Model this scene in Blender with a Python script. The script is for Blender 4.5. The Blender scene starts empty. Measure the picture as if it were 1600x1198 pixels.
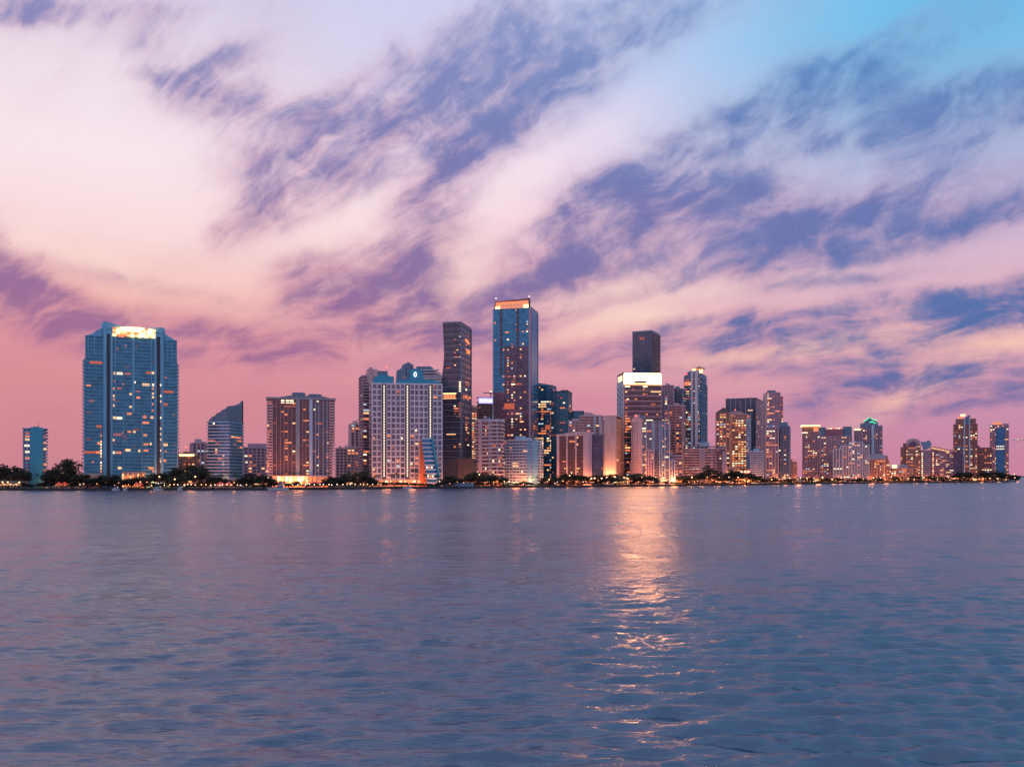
import bpy, bmesh, math, random
import numpy as np
from mathutils import Vector, Matrix
R = math.radians
sc = bpy.context.scene
COL = sc.collection

# ------------------------------------------------------------------ camera
# photograph coordinates (1600 x 1198): level camera 12 m above the bay, lens shifted up
FPX, HY, CAMZ = 1350.0, 743.0, 12.0
cam = bpy.data.cameras.new('camera'); co = bpy.data.objects.new('camera', cam); COL.objects.link(co)
co.location = (0, 0, CAMZ); co.rotation_euler = (R(90), 0, 0)
cam.sensor_fit = 'HORIZONTAL'; cam.sensor_width = 36.0; cam.lens = 36.0 * FPX / 1600.0
cam.shift_y = (HY - 599.0) / 1600.0
cam.clip_start = 0.5; cam.clip_end = 30000
sc.camera = co
sc.view_settings.view_transform = 'Standard'; sc.view_settings.look = 'None'
sc.view_settings.exposure = 0.0; sc.view_settings.gamma = 1.0
sc.cycles.max_bounces = 5; sc.cycles.diffuse_bounces = 2; sc.cycles.glossy_bounces = 3
sc.cycles.use_denoising = True

def lin(r, g, b, a=1.0):
    f = lambda c: (c / 12.92 if c <= 0.04045 else ((c + 0.055) / 1.055) ** 2.4)
    return (f(r / 255.), f(g / 255.), f(b / 255.), a)

# ------------------------------------------------------------------ world: dusk sky
SUNSET_AZ = -50.0          # degrees to the left of the view axis
world = bpy.data.worlds.new('World'); sc.world = world; world.use_nodes = True
WN = world.node_tree; WN.nodes.clear()
def wn(t, **kw):
    n = WN.nodes.new(t)
    for k, v in kw.items(): setattr(n, k, v)
    return n
def link(a, b): WN.links.new(a, b)
def wmath(op, a, b=None, c=None, clamp=False):
    n = wn('ShaderNodeMath', operation=op, use_clamp=clamp)
    for i, v in enumerate((a, b, c)):
        if v is None: continue
        if isinstance(v, (int, float)): n.inputs[i].default_value = v
        else: link(v, n.inputs[i])
    return n.outputs[0]
def wramp(fac, stops, interp='EASE'):
    n = wn('ShaderNodeValToRGB'); cr = n.color_ramp; cr.interpolation = interp
    while len(cr.elements) < len(stops): cr.elements.new(0.5)
    for e, (p, c) in zip(cr.elements, stops):
        e.position = p; e.color = c
    link(fac, n.inputs[0]); return n.outputs[0]
def wmix(fac, a, b, blend='MIX'):
    n = wn('ShaderNodeMix', data_type='RGBA', blend_type=blend)
    for i, v in ((0, fac), (6, a), (7, b)):
        if isinstance(v, (int, float)): n.inputs[i].default_value = v
        elif isinstance(v, tuple): n.inputs[i].default_value = v
        else: link(v, n.inputs[i])
    return n.outputs[2]
def wrange(v, a, b, c=0.0, d=1.0, kind='SMOOTHSTEP'):
    n = wn('ShaderNodeMapRange', interpolation_type=kind)
    link(v, n.inputs[0])
    for i, x in enumerate((a, b, c, d)): n.inputs[i + 1].default_value = x
    return n.outputs[0]

tc = wn('ShaderNodeTexCoord')
sep = wn('ShaderNodeSeparateXYZ'); link(tc.outputs['Generated'], sep.inputs[0])
dx, dy, dz = sep.outputs
zab = wmath('ABSOLUTE', dz)
el = wmath('MULTIPLY', wmath('ARCSINE', zab), 180 / math.pi)            # elevation, degrees
az = wmath('MULTIPLY', wmath('ARCTAN2', dx, dy), 180 / math.pi)         # azimuth, degrees
ss = (math.sin(R(SUNSET_AZ)), math.cos(R(SUNSET_AZ)))
hl = wmath('MAXIMUM', wmath('SQRT', wmath('ADD', wmath('MULTIPLY', dx, dx), wmath('MULTIPLY', dy, dy))), 1e-4)
cosA = wmath('DIVIDE', wmath('ADD', wmath('MULTIPLY', dx, ss[0]), wmath('MULTIPLY', dy, ss[1])), hl)
away = wmath('MULTIPLY', wmath('ARCCOSINE', wmath('MINIMUM', wmath('MAXIMUM', cosA, -1.0), 1.0)), 180 / math.pi)
eln = wmath('DIVIDE', el, 90.0)
def er(*st): return wramp(eln, [(e / 90.0, lin(*c)) for e, c in st], 'LINEAR')
west = er((0, (206,134,148)), (5, (217,142,152)), (8.5, (226,152,160)), (11, (247,188,180)), (14.5, (252,218,222)),
          (19, (253,234,241)), (23, (242,226,233)), (28, (216,208,234)), (45, (192,202,242)), (90, (150,176,226)))
midw = er((0, (206,132,154)), (5, (214,142,160)), (8.5, (234,170,178)), (12, (248,206,208)), (17, (251,220,231)),
          (21, (238,220,242)), (25, (216,214,246)), (30, (208,214,246)), (46, (182,200,242)), (90, (150,176,226)))
nort = er((0, (206,132,158)), (3, (204,142,172)), (6.5, (228,170,180)), (10, (236,188,196)), (14, (212,188,216)),
          (17, (190,192,228)), (20.5, (156,192,230)), (25.5, (104,194,238)), (46, (140,188,236)), (90, (148,176,226)))
east = er((0, (208,164,192)), (6, (204,178,208)), (15, (196,192,226)), (30, (182,196,234)), (55, (164,188,234)), (90, (148,176,226)))
clear = wmix(wrange(away, 24, 50), west, midw)
clear = wmix(wrange(away, 48, 78), clear, nort)
clear = wmix(wrange(away, 88, 146), clear, east)

# cloud field, laid out on the sky dome in azimuth / elevation
cmb = wn('ShaderNodeCombineXYZ'); link(az, cmb.inputs[0]); link(el, cmb.inputs[1])
P = cmb.outputs[0]
def wnoise(vec, scale, detail, rough=0.55, dist=0.0, off=(0, 0, 0), rot=0.0, sc3=(1, 1, 1)):
    m = wn('ShaderNodeMapping', vector_type='TEXTURE'); link(vec, m.inputs[0])
    m.inputs['Location'].default_value = off; m.inputs['Rotation'].default_value = (0, 0, R(rot)); m.inputs['Scale'].default_value = tuple(1 / k for k in sc3)
    n = wn('ShaderNodeTexNoise', noise_dimensions='3D'); link(m.outputs[0], n.inputs['Vector'])
    n.inputs['Scale'].default_value = scale; n.inputs['Detail'].default_value = detail
    n.inputs['Roughness'].default_value = rough; n.inputs['Distortion'].default_value = dist
    return n
def vmath(op, a, b=None, s=None):
    n = wn('ShaderNodeVectorMath', operation=op)
    for i, v in ((0, a), (1, b)):
        if v is None: continue
        if isinstance(v, tuple): n.inputs[i].default_value = v
        else: link(v, n.inputs[i])
    if s is not None: n.inputs['Scale'].default_value = s
    return n
def warp(vec, scale, amt, detail, off):
    n = wnoise(vec, scale, detail, 0.55, 0.0, off)
    c = vmath('SUBTRACT', n.outputs['Color'], (0.5, 0.5, 0.5)).outputs[0]
    c = vmath('MULTIPLY', c, (amt, amt * 0.6, 0.0)).outputs[0]
    return vmath('ADD', vec, c).outputs[0]
P1 = warp(P, 0.12, 5.0, 3, (3.1, 7.7, 0))
P2 = warp(warp(P, 0.20, 1.6, 2, (1.0, 4.0, 2)), 0.7, 1.3, 4, (11.0, 2.0, 5))
# wind-drawn fibres fan out from a point low on the left horizon: polar coordinates about it
def polar(vec, a0, e0):
    q = vmath('SUBTRACT', vec, (a0, e0, 0.0)).outputs[0]; sp = wn('ShaderNodeSeparateXYZ'); link(q, sp.inputs[0])
    rad = wmath('SQRT', wmath('ADD', wmath('MULTIPLY', sp.outputs[0], sp.outputs[0]), wmath('MULTIPLY', sp.outputs[1], sp.outputs[1])))
    ang = wmath('ARCTAN2', sp.outputs[1], sp.outputs[0]); c = wn('ShaderNodeCombineXYZ'); link(rad, c.inputs[0]); link(ang, c.inputs[1]); return c.outputs[0]
PF = polar(P1, -50.0, -6.0)
streak = wnoise(PF, 1.0, 10, 0.60, 0.2, (2.0, 9.0, 0), 0, (0.10, 15.0, 1)).outputs['Fac']
fine = wnoise(PF, 1.0, 9, 0.64, 0.3, (7.0, 3.0, 1), 0, (0.22, 38.0, 1)).outputs['Fac']
flat = wnoise(P1, 1.0, 9, 0.60, 0.25, (21.0, 4.0, 3), 7, (0.17, 0.80, 1)).outputs['Fac']
puff = wnoise(P1, 0.34, 9, 0.58, 0.3, (5.0, 1.0, 8)).outputs['Fac']
broad = wnoise(P, 1.0, 4, 0.5, 0.0, (31.0, 17.0, 2), 18, (0.05, 0.14, 1)).outputs['Fac']

def px2dir(px, py):
    a = math.atan((px - 800) / FPX)
    return math.degrees(a), math.degrees(math.atan((HY - py) / FPX * math.cos(a)))
DEG = math.degrees(1 / FPX)
CLOUDS = [  # photo x, y, half length, half width, tilt, weight
    (330,150,60,30,5,.75), (405,165,80,22,-5,.5), (480,232,110,50,20,.85), (560,215,130,50,30,.95), (430,315,115,19,37,.95), (520,285,95,23,28,.85), (640,165,120,48,35,.9), (720,90,130,42,35,.8), (800,35,120,36,30,.65),
    (720,238,85,28,48,1.05), (790,165,115,40,45,1.3), (862,95,115,42,40,1.15), (935,58,130,46,30,.8), (1060,28,190,32,14,.6), (690,290,40,44,70,.85), (664,352,27,52,80,.75),
    (960,285,62,23,30,1.05), (1040,240,95,17,30,1.15), (1140,190,115,18,28,1.15), (1245,143,115,20,24,.95), (1355,98,110,18,24,.55), (1230,202,125,26,12,.85), (1335,200,115,22,8,.85), (1455,170,115,18,12,.6), (1440,85,150,30,22,.55), (1560,130,110,30,16,.55), (1520,215,120,22,10,.5),
    (900,330,62,25,35,.95), (850,375,72,29,40,.8), (1010,288,90,20,0,.55), (1090,300,105,25,-4,.95), (1050,336,155,24,10,.85), (980,370,125,22,20,.75), (900,427,140,20,25,1.05), (1060,390,135,17,18,.75), (1180,370,125,17,10,.85), (1262,352,95,13,6,1.1),
    (1180,405,155,17,6,.9), (1310,402,140,19,3,.95), (1390,332,125,19,6,.85), (1482,350,115,17,10,.85), (1440,290,135,20,6,.6), (1560,330,85,15,6,.6), (1300,440,135,11,2,.5), (1100,427,125,9,14,.5),
    (500,452,62,33,-12,1.2), (572,447,76,38,10,1.8), (645,420,42,32,35,1.8), (600,394,42,11,20,.7), (620,482,85,22,15,.6),
    (720,520,95,22,5,0.90), (780,470,85,18,20,0.75), (900,482,125,14,15,0.75), (1150,505,115,15,2,1.50), (1080,532,155,15,2,0.98), (1300,520,135,19,8,1.42), (1230,566,135,16,6,0.90), (1400,546,125,18,10,1.05), (1330,612,165,15,6,0.98), (1000,562,205,13,0,0.60),
    (1510,482,85,16,-8,3.2), (1566,472,56,20,12,3.0), (1550,582,115,18,2,2.2), (1585,600,85,18,4,1.1), (1480,636,155,11,4,.75),
    (30,440,95,28,-35,1.2), (90,490,125,28,-20,1.0), (220,442,155,12,-8,.5), (250,522,205,28,-5,.9), (400,542,205,22,2,.8), (120,15,135,13,9,.9), (30,32,65,9,12,.6), (225,62,55,18,10,.35), (350,90,65,17,25,.4), (240,120,38,9,0,.4)]
GLOWS = [(690,414,50,54,50,1.0), (960,455,120,20,12,.9), (1010,497,95,15,0,.95), (1250,546,120,14,5,1.0), (650,500,70,16,30,.6), (880,530,70,14,10,.6), (1150,556,125,9,0,.5), (1440,606,90,17,24,1.1), (1525,530,110,19,2,1.1), (560,312,90,36,32,.9), (775,275,80,30,35,.8), (885,238,120,25,28,.65), (752,88,22,28,60,.8), (250,270,230,120,0,.6), (1150,447,170,11,4,.55), (150,415,170,18,-12,.5)]
PB = P2
def blobs(lst):
    global PB
    acc = None
    for k, (cx, cy, hlx, hw, tilt, wgt) in enumerate(lst):
        a0, e0 = px2dir(cx, cy)
        if k % 12 == 11:        # evaluate in batches, so that the shader stack stays small
            cz = wn('ShaderNodeCombineXYZ'); link(wmath('MULTIPLY', acc, 1e-6), cz.inputs[2]); PB = vmath('ADD', P2, cz.outputs[0]).outputs[0]
        m = wn('ShaderNodeMapping', vector_type='TEXTURE'); link(PB, m.inputs[0])
        m.inputs['Location'].default_value = (a0, e0, 0); m.inputs['Rotation'].default_value = (0, 0, R(tilt))
        m.inputs['Scale'].default_value = (hlx * DEG * 1.1, hw * DEG * 1.15, 1)
        g = wmath('POWER', math.exp(-1), vmath('DOT_PRODUCT', m.outputs[0], m.outputs[0]).outputs['Value'])
        acc = wmath('MULTIPLY', g, wgt) if acc is None else wmath('MULTIPLY_ADD', g, wgt, acc)
    return acc
acc = wmath('SUBTRACT', 1.0, wmath('POWER', math.exp(-1), wmath('MULTIPLY', blobs(CLOUDS), 1.55)))
glow = wmath('MINIMUM', blobs(GLOWS), 1.0)
lowmix = wrange(el, 7, 15)
strk = wmath('ADD', wmath('MULTIPLY', streak, lowmix), wmath('MULTIPLY', flat, wmath('SUBTRACT', 1.0, lowmix)))
tex = wmath('ADD', wmath('ADD', wmath('MULTIPLY', strk, 0.56), wmath('MULTIPLY', puff, 0.30)), wmath('MULTIPLY', fine, 0.14))
texn = wrange(tex, 0.30, 0.70, 0.0, 1.0, 'LINEAR')
out_w = wmath('MAXIMUM', wrange(el, 27, 40), wrange(wmath('ABSOLUTE', az), 32, 48))       # the same cloud goes on all round
brd = wrange(broad, 0.38, 0.66, 0.0, 1.0, 'LINEAR')
amb = wmath('MULTIPLY', brd, wmath('MULTIPLY_ADD', out_w, 0.26, 0.22))
body = wmath('SUBTRACT', wmath('ADD', acc, amb), wmath('MULTIPLY', glow, 0.16))
dens = wmath('ADD', wmath('MULTIPLY', body, wmath('MULTIPLY_ADD', texn, 1.05, 0.36)), wmath('MULTIPLY', wmath('SUBTRACT', texn, 0.55), 0.34))
alpha = wrange(dens, -0.10, 1.12)
thick = wrange(wmath('ADD', dens, wmath('MULTIPLY', wmath('SUBTRACT', fine, 0.5), 1.5)), 0.28, 1.14)
clear = wmix(wmath('MULTIPLY', glow, 0.9), clear, er((0, (250,190,170)), (8, (253,206,186)), (12, (254,222,212)), (18, (254,232,238)), (24, (236,228,250)), (40, (214,220,248)), (90, (150,176,226))))
# cloud colours: thin edges catch the pink, thick cloud is blue violet, bluer away from the sunset
thin_c = wmix(wrange(away, 36, 78), wramp(eln, [(0, lin(200,122,146)), (10/90, lin(206,138,160)), (20/90, lin(204,162,188)), (0.5, lin(212,216,244))], 'LINEAR'),
              wramp(eln, [(0, lin(190,128,164)), (9/90, lin(200,150,178)), (17/90, lin(178,160,196)), (23/90, lin(128,170,214)), (0.5, lin(186,206,242))], 'LINEAR'))
thick_c = wmix(wrange(away, 30, 76), wramp(eln, [(0, lin(176,108,144)), (10/90, lin(160,112,154)), (20/90, lin(132,124,178)), (0.5, lin(176,188,230))], 'LINEAR'),
               wramp(eln, [(0, lin(150,112,160)), (8/90, lin(84,112,170)), (17/90, lin(112,124,182)), (24/90, lin(96,140,198)), (0.5, lin(164,188,232))], 'LINEAR'))
ccol = wmix(thick, thin_c, thick_c)
skyc = wmix(wmath('MULTIPLY', alpha, 1.0), clear, ccol)
# a little of the physical twilight sky under it all
nish = wn('ShaderNodeTexSky', sky_type='NISHITA'); nish.sun_disc = False
nish.sun_elevation = R(1.5); nish.sun_rotation = R(SUNSET_AZ)
nscl = vmath('SCALE', nish.outputs[0], None, 0.05).outputs[0]
skyc = wmix(0.03, skyc, nscl)
bg = wn('ShaderNodeBackground'); link(skyc, bg.inputs[0]); bg.inputs[1].default_value = 1.0
wo = wn('ShaderNodeOutputWorld'); link(bg.outputs[0], wo.inputs[0])
world.cycles.sampling_method = 'MANUAL'; world.cycles.sample_map_resolution = 512

# ------------------------------------------------------------------ sun, almost gone
sl = bpy.data.lights.new('sun', 'SUN'); sl.energy = 0.25; sl.angle = R(18); sl.color = (1.0, 0.55, 0.5)
so = bpy.data.objects.new('sun', sl); COL.objects.link(so)
_sd = Vector((math.sin(R(SUNSET_AZ)), math.cos(R(SUNSET_AZ)), math.tan(R(3))))
so.rotation_euler = _sd.to_track_quat('Z', 'Y').to_euler(); so.location = (-800, 1200, 60)

# ------------------------------------------------------------------ materials
MATS = {}
def newmat(name):
    m = bpy.data.materials.new(name); m.use_nodes = True
    return m, m.node_tree, m.node_tree.nodes['Principled BSDF']
def tn(nt, t, **kw):
    n = nt.nodes.new(t)
    for k, v in kw.items(): setattr(n, k, v)
    return n

def water_material():
    m, nt, b = newmat('bay_water')
    b.inputs['Base Color'].default_value = (.008, .048, .11, 1)
    b.inputs['Roughness'].default_value = 0.10; b.inputs['IOR'].default_value = 2.1
    geo = tn(nt, 'ShaderNodeNewGeometry')
    spy = tn(nt, 'ShaderNodeSeparateXYZ'); nt.links.new(geo.outputs['Position'], spy.inputs[0])
    mr = tn(nt, 'ShaderNodeMapRange'); nt.links.new(spy.outputs[1], mr.inputs[0])       # wind chop too fine to model, stronger out on the open bay
    for i, v in enumerate((40, 320, 0.14, 0.29)): mr.inputs[i + 1].default_value = v
    def nz(scale, detail, sx, sy, rot, off):
        mp = tn(nt, 'ShaderNodeMapping'); nt.links.new(geo.outputs['Position'], mp.inputs[0])
        mp.inputs['Scale'].default_value = (sx, sy, 1); mp.inputs['Rotation'].default_value = (0, 0, R(rot)); mp.inputs['Location'].default_value = (off, off * .7, 0)
        n = tn(nt, 'ShaderNodeTexNoise'); nt.links.new(mp.outputs[0], n.inputs['Vector'])
        n.inputs['Scale'].default_value = scale; n.inputs['Detail'].default_value = detail; n.inputs['Roughness'].default_value = 0.55
        return n.outputs['Fac']
    def mm(op, a, bb):
        n = tn(nt, 'ShaderNodeMath', operation=op)
        for i, v in enumerate((a, bb)):
            if isinstance(v, (int, float)): n.inputs[i].default_value = v
            else: nt.links.new(v, n.inputs[i])
        return n.outputs[0]
    rip = nz(1.5, 6, 0.25, 1.0, 5, 3)          # ripples of about a metre
    swl = nz(0.22, 4, 0.42, 1.0, -8, 40)       # chop of several metres
    gust = nz(0.012, 3, 0.35, 1.0, 4, 9)       # gusts: patches of rougher water
    band = nz(0.12, 6, 0.22, 1.0, 3, 21)       # long low wave groups, seen as streaks far out
    lane = nz(0.05, 5, 0.12, 1.0, -2, 63)      # lanes of rougher and smoother water
    nt.links.new(mm('ADD', mr.outputs[0], mm('MULTIPLY', mm('SUBTRACT', lane, 0.5), 0.30)), b.inputs['Roughness'])
    h = mm('ADD', mm('MULTIPLY', rip, mm('ADD', mm('MULTIPLY', gust, 0.36), 0.08)), mm('ADD', mm('MULTIPLY', swl, 0.42), mm('MULTIPLY', band, 1.0)))
    bp = tn(nt, 'ShaderNodeBump'); bp.inputs['Strength'].default_value = 1.0; bp.inputs['Distance'].default_value = 1.0
    nt.links.new(h, bp.inputs['Height']); nt.links.new(bp.outputs[0], b.inputs['Normal'])
    return m

def mesh_obj(name, verts, faces, mat=None, parent=None, smooth=False):
    me = bpy.data.meshes.new(name); me.from_pydata(verts, [], faces); me.update()
    if mat: me.materials.append(mat)
    if smooth: me.polygons.foreach_set('use_smooth', [True] * len(me.polygons))
    o = bpy.data.objects.new(name, me); COL.objects.link(o)
    if parent: o.parent = parent
    return o

# ------------------------------------------------------------------ the bay: one sheet, finely waved near the viewer
def build_bay():
    rng = np.random.default_rng(5)
    ys = np.concatenate([np.linspace(-300, 24, 20)[:-1], 24 * (760 / 24.) ** np.linspace(0, 1, 1000), np.geomspace(800, 9000, 24)])
    t = np.tan(np.linspace(-1.0, 1.0, 900) * 0.66)
    half = np.where(ys < 60, 60, ys) + 0 * ys
    X = half[:, None] * t[None, :] * 1.0
    far = ys > 780
    X[far] = (half[far, None] * t[None, :]) * 1.3
    Y = np.repeat(ys[:, None], len(t), 1)
    Z = np.zeros_like(X)
    step = np.gradient(ys)[:, None]
    for k in range(140):
        lam = 0.7 * (3.4 / 0.7) ** rng.random()
        th = R(90) + rng.normal(0, 0.32)            # crests mostly across the view
        kx, ky = math.cos(th) * 2 * math.pi / lam, math.sin(th) * 2 * math.pi / lam
        amp = 0.0054 * lam
        fade = np.clip((lam / step - 2.5) / 4, 0, 1)
        Z += amp * fade * np.sin(kx * X + ky * Y + rng.random() * 6.283)
    env = 0.75 + 0.5 * np.sin(X * 0.021 + 1.3 * np.sin(Y * 0.013)) * np.sin(Y * 0.03 + 0.6)
    Z *= env * np.clip((ys[:, None] - 24) / 8, 0, 1)
    n, c = X.shape
    co_ = np.stack([X, Y, Z], -1).reshape(-1, 3)
    idx = np.arange(n * c).reshape(n, c)
    q = np.stack([idx[:-1, :-1], idx[:-1, 1:], idx[1:, 1:], idx[1:, :-1]], -1).reshape(-1, 4)
    me = bpy.data.meshes.new('bay_water')
    me.vertices.add(len(co_)); me.vertices.foreach_set('co', co_.astype(np.float32).ravel())
    me.loops.add(q.size); me.loops.foreach_set('vertex_index', q.astype(np.int32).ravel())
    me.polygons.add(len(q)); me.polygons.foreach_set('loop_start', np.arange(0, q.size, 4, dtype=np.int32))
    me.polygons.foreach_set('use_smooth', np.ones(len(q), dtype=bool))
    me.update(calc_edges=True); me.materials.append(water_material())
    o = bpy.data.objects.new('bay_water', me); COL.objects.link(o); o['kind'] = 'structure'
    o['label'] = 'rippled dusk blue bay water with pink reflections'
    return o
build_bay()

# ------------------------------------------------------------------ building materials
def wall(name, rgb, rough=0.75, var=0.12, streak=True):
    m, nt, b = newmat(name)
    geo = tn(nt, 'ShaderNodeNewGeometry')
    mp = tn(nt, 'ShaderNodeMapping'); nt.links.new(geo.outputs['Position'], mp.inputs[0]); mp.inputs['Scale'].default_value = (0.35, 0.35, 0.05 if streak else 0.35)
    n = tn(nt, 'ShaderNodeTexNoise'); n.inputs['Scale'].default_value = 1.0; n.inputs['Detail'].default_value = 5; n.inputs['Roughness'].default_value = 0.65
    nt.links.new(mp.outputs[0], n.inputs['Vector'])
    cr = tn(nt, 'ShaderNodeValToRGB'); e = cr.color_ramp.elements
    e[0].position, e[1].position = 0.3, 0.7
    e[0].color = tuple(c * (1 - var * 2) for c in rgb) + (1,); e[1].color = tuple(min(1, c * (1 + var)) for c in rgb) + (1,)
    nt.links.new(n.outputs['Fac'], cr.inputs[0]); nt.links.new(cr.outputs[0], b.inputs['Base Color'])
    b.inputs['Roughness'].default_value = rough
    MATS[name] = m; return m
def glass(name, rgb, metal=0.75, rough=0.14, tilt=0.05):
    m, nt, b = newmat(name)
    geo = tn(nt, 'ShaderNodeNewGeometry')
    n = tn(nt, 'ShaderNodeTexNoise'); n.inputs['Scale'].default_value = 0.22; n.inputs['Detail'].default_value = 4; nt.links.new(geo.outputs['Position'], n.inputs['Vector'])
    v = tn(nt, 'ShaderNodeTexVoronoi'); v.inputs['Scale'].default_value = 0.28; nt.links.new(geo.outputs['Position'], v.inputs['Vector'])
    mx = tn(nt, 'ShaderNodeMix', data_type='RGBA'); mx.inputs[6].default_value = tuple(c * 0.72 for c in rgb) + (1,); mx.inputs[7].default_value = tuple(c * 1.12 for c in rgb) + (1,)
    sepc = tn(nt, 'ShaderNodeSeparateColor'); nt.links.new(v.outputs['Color'], sepc.inputs[0])
    nt.links.new(sepc.outputs[0], mx.inputs[0]); nt.links.new(mx.outputs[2], b.inputs['Base Color'])
    bp = tn(nt, 'ShaderNodeBump'); bp.inputs['Strength'].default_value = 0.3; bp.inputs['Distance'].default_value = tilt * 4
    nt.links.new(n.outputs['Fac'], bp.inputs['Height']); nt.links.new(bp.outputs[0], b.inputs['Normal'])
    b.inputs['Metallic'].default_value = metal; b.inputs['Roughness'].default_value = rough
    MATS[name] = m; return m
def lamp(name, rgb, strength, sample='NONE'):
    m, nt, b = newmat(name)
    b.inputs['Base Color'].default_value = (0.05, 0.04, 0.04, 1); b.inputs['Roughness'].default_value = 0.4
    b.inputs['Emission Color'].default_value = tuple(rgb) + (1,); b.inputs['Emission Strength'].default_value = strength
    m.cycles.emission_sampling = sample
    MATS[name] = m; return m
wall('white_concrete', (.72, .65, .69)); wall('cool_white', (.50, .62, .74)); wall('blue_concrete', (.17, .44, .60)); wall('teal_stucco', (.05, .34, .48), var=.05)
wall('pink_stucco', (.70, .46, .47)); wall('tan_stucco', (.62, .36, .27)); wall('rust_stucco', (.36, .18, .15)); wall('mauve_concrete', (.52, .36, .43))
wall('grey_concrete', (.32, .32, .37)); wall('dark_concrete', (.09, .09, .115)); wall('brown_concrete', (.15, .10, .10)); wall('roof_tile', (.13, .055, .05)); wall('metal_grey', (.20, .21, .23), .45)
wall('dome_blue', (.22, .34, .50), .4); wall('sky_blue_paint', (.16, .42, .62), var=.06); wall('slate_blue', (.16, .24, .34))
glass('glass_teal', (.055, .22, .32)); glass('glass_blue', (.05, .24, .44)); glass('glass_dark', (.12, .12, .18), .6); glass('glass_plum', (.26, .15, .20), .55); glass('glass_brown', (.22, .11, .11), .5); glass('glass_grey', (.20, .19, .26), .6)
lamp('lit_white', (1, .78, .50), 1.9); lamp('lit_yellow', (1, .50, .20), 1.6); lamp('lit_orange', (1, .25, .08), 1.15); lamp('lit_cool', (.72, .86, 1), .8); lamp('lit_ember', (.85, .16, .07), .60); lamp('lit_dim', (.55, .14, .10), .30)
lamp('sign_white', (.85, .92, 1), 1.1); lamp('sign_violet', (.32, .28, 1), 2.6); lamp('sign_green', (.08, .9, .42), 1.6); lamp('sign_red', (1, .10, .12), 2.2)
lamp('strip_white', (1, .80, .62), 1.2)
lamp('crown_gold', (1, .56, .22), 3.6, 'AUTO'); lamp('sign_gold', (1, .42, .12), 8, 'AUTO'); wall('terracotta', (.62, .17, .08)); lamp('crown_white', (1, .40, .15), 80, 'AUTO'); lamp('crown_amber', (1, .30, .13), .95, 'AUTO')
lamp('lamp_warm', (1, .52, .24), 4.5); lamp('lamp_white', (1, .74, .52), 4.5); lamp('lamp_orange', (1, .30, .09), 3.5); lamp('lamp_red', (1, .08, .05), 7)

_cubes = {}
def cube(mat):
    if mat not in _cubes:
        v = [(x, y, z) for x in (-.5, .5) for y in (-.5, .5) for z in (-.5, .5)]
        f = [(0,1,3,2), (4,6,7,5), (0,4,5,1), (2,3,7,6), (0,2,6,4), (1,5,7,3)]
        me = bpy.data.meshes.new('block_' + mat); me.from_pydata(v, [], f); me.update(); me.materials.append(MATS[mat]); _cubes[mat] = me
    return _cubes[mat]
def box(parent, name, x0, x1, y0, y1, z0, z1, mat):
    o = bpy.data.objects.new(name, cube(mat)); COL.objects.link(o); o.parent = parent
    o.location = ((x0 + x1) / 2, (y0 + y1) / 2, (z0 + z1) / 2)
    o.scale = (abs(x1 - x0), abs(y1 - y0), abs(z1 - z0)); return o
def prism(parent, name, poly, y0, y1, mat, axis='y'):
    """poly: (x, z) outline extruded along local y (axis 'y'), or (x, y) outline extruded along z (axis 'z')"""
    n = len(poly)
    area = sum(poly[i][0] * poly[(i + 1) % n][1] - poly[(i + 1) % n][0] * poly[i][1] for i in range(n))
    if area < 0: poly = poly[::-1]
    if axis == 'y':
        v = [(x, y0, z) for x, z in poly] + [(x, y1, z) for x, z in poly]
        f = [tuple(range(n)), tuple(range(2 * n - 1, n - 1, -1))] + [((i + 1) % n, i, n + i, n + (i + 1) % n) for i in range(n)]
    else:
        v = [(x, y, y0) for x, y in poly] + [(x, y, y1) for x, y in poly]
        f = [tuple(range(n - 1, -1, -1)), tuple(range(n, 2 * n))] + [(i, (i + 1) % n, n + (i + 1) % n, n + i) for i in range(n)]
    return mesh_obj(name, v, f, MATS[mat], parent)
def tag(o, label, cat, group=None):
    o['label'] = label; o['category'] = cat
    if group: o['group'] = group
    return o
GZ = 1.6
rnd = random.Random(11)
PAL = {'warm': (('lit_cool', .07), ('lit_white', .08), ('lit_yellow', .15), ('lit_orange', .27), ('lit_ember', .28), ('lit_dim', .22)),
       'ember': (('lit_cool', .03), ('lit_white', .08), ('lit_yellow', .14), ('lit_orange', .27), ('lit_ember', .29), ('lit_dim', .22)),
       'bright': (('lit_cool', .07), ('lit_white', .12), ('lit_yellow', .22), ('lit_orange', .34), ('lit_ember', .20), ('lit_dim', .12)),
       'dim': (('lit_orange', .15), ('lit_ember', .35), ('lit_dim', .5))}
def pick(pal):
    r = rnd.random(); s = 0
    for m, p in PAL[pal]:
        s += p
        if r < s: return m
    return PAL[pal][0][0]

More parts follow.
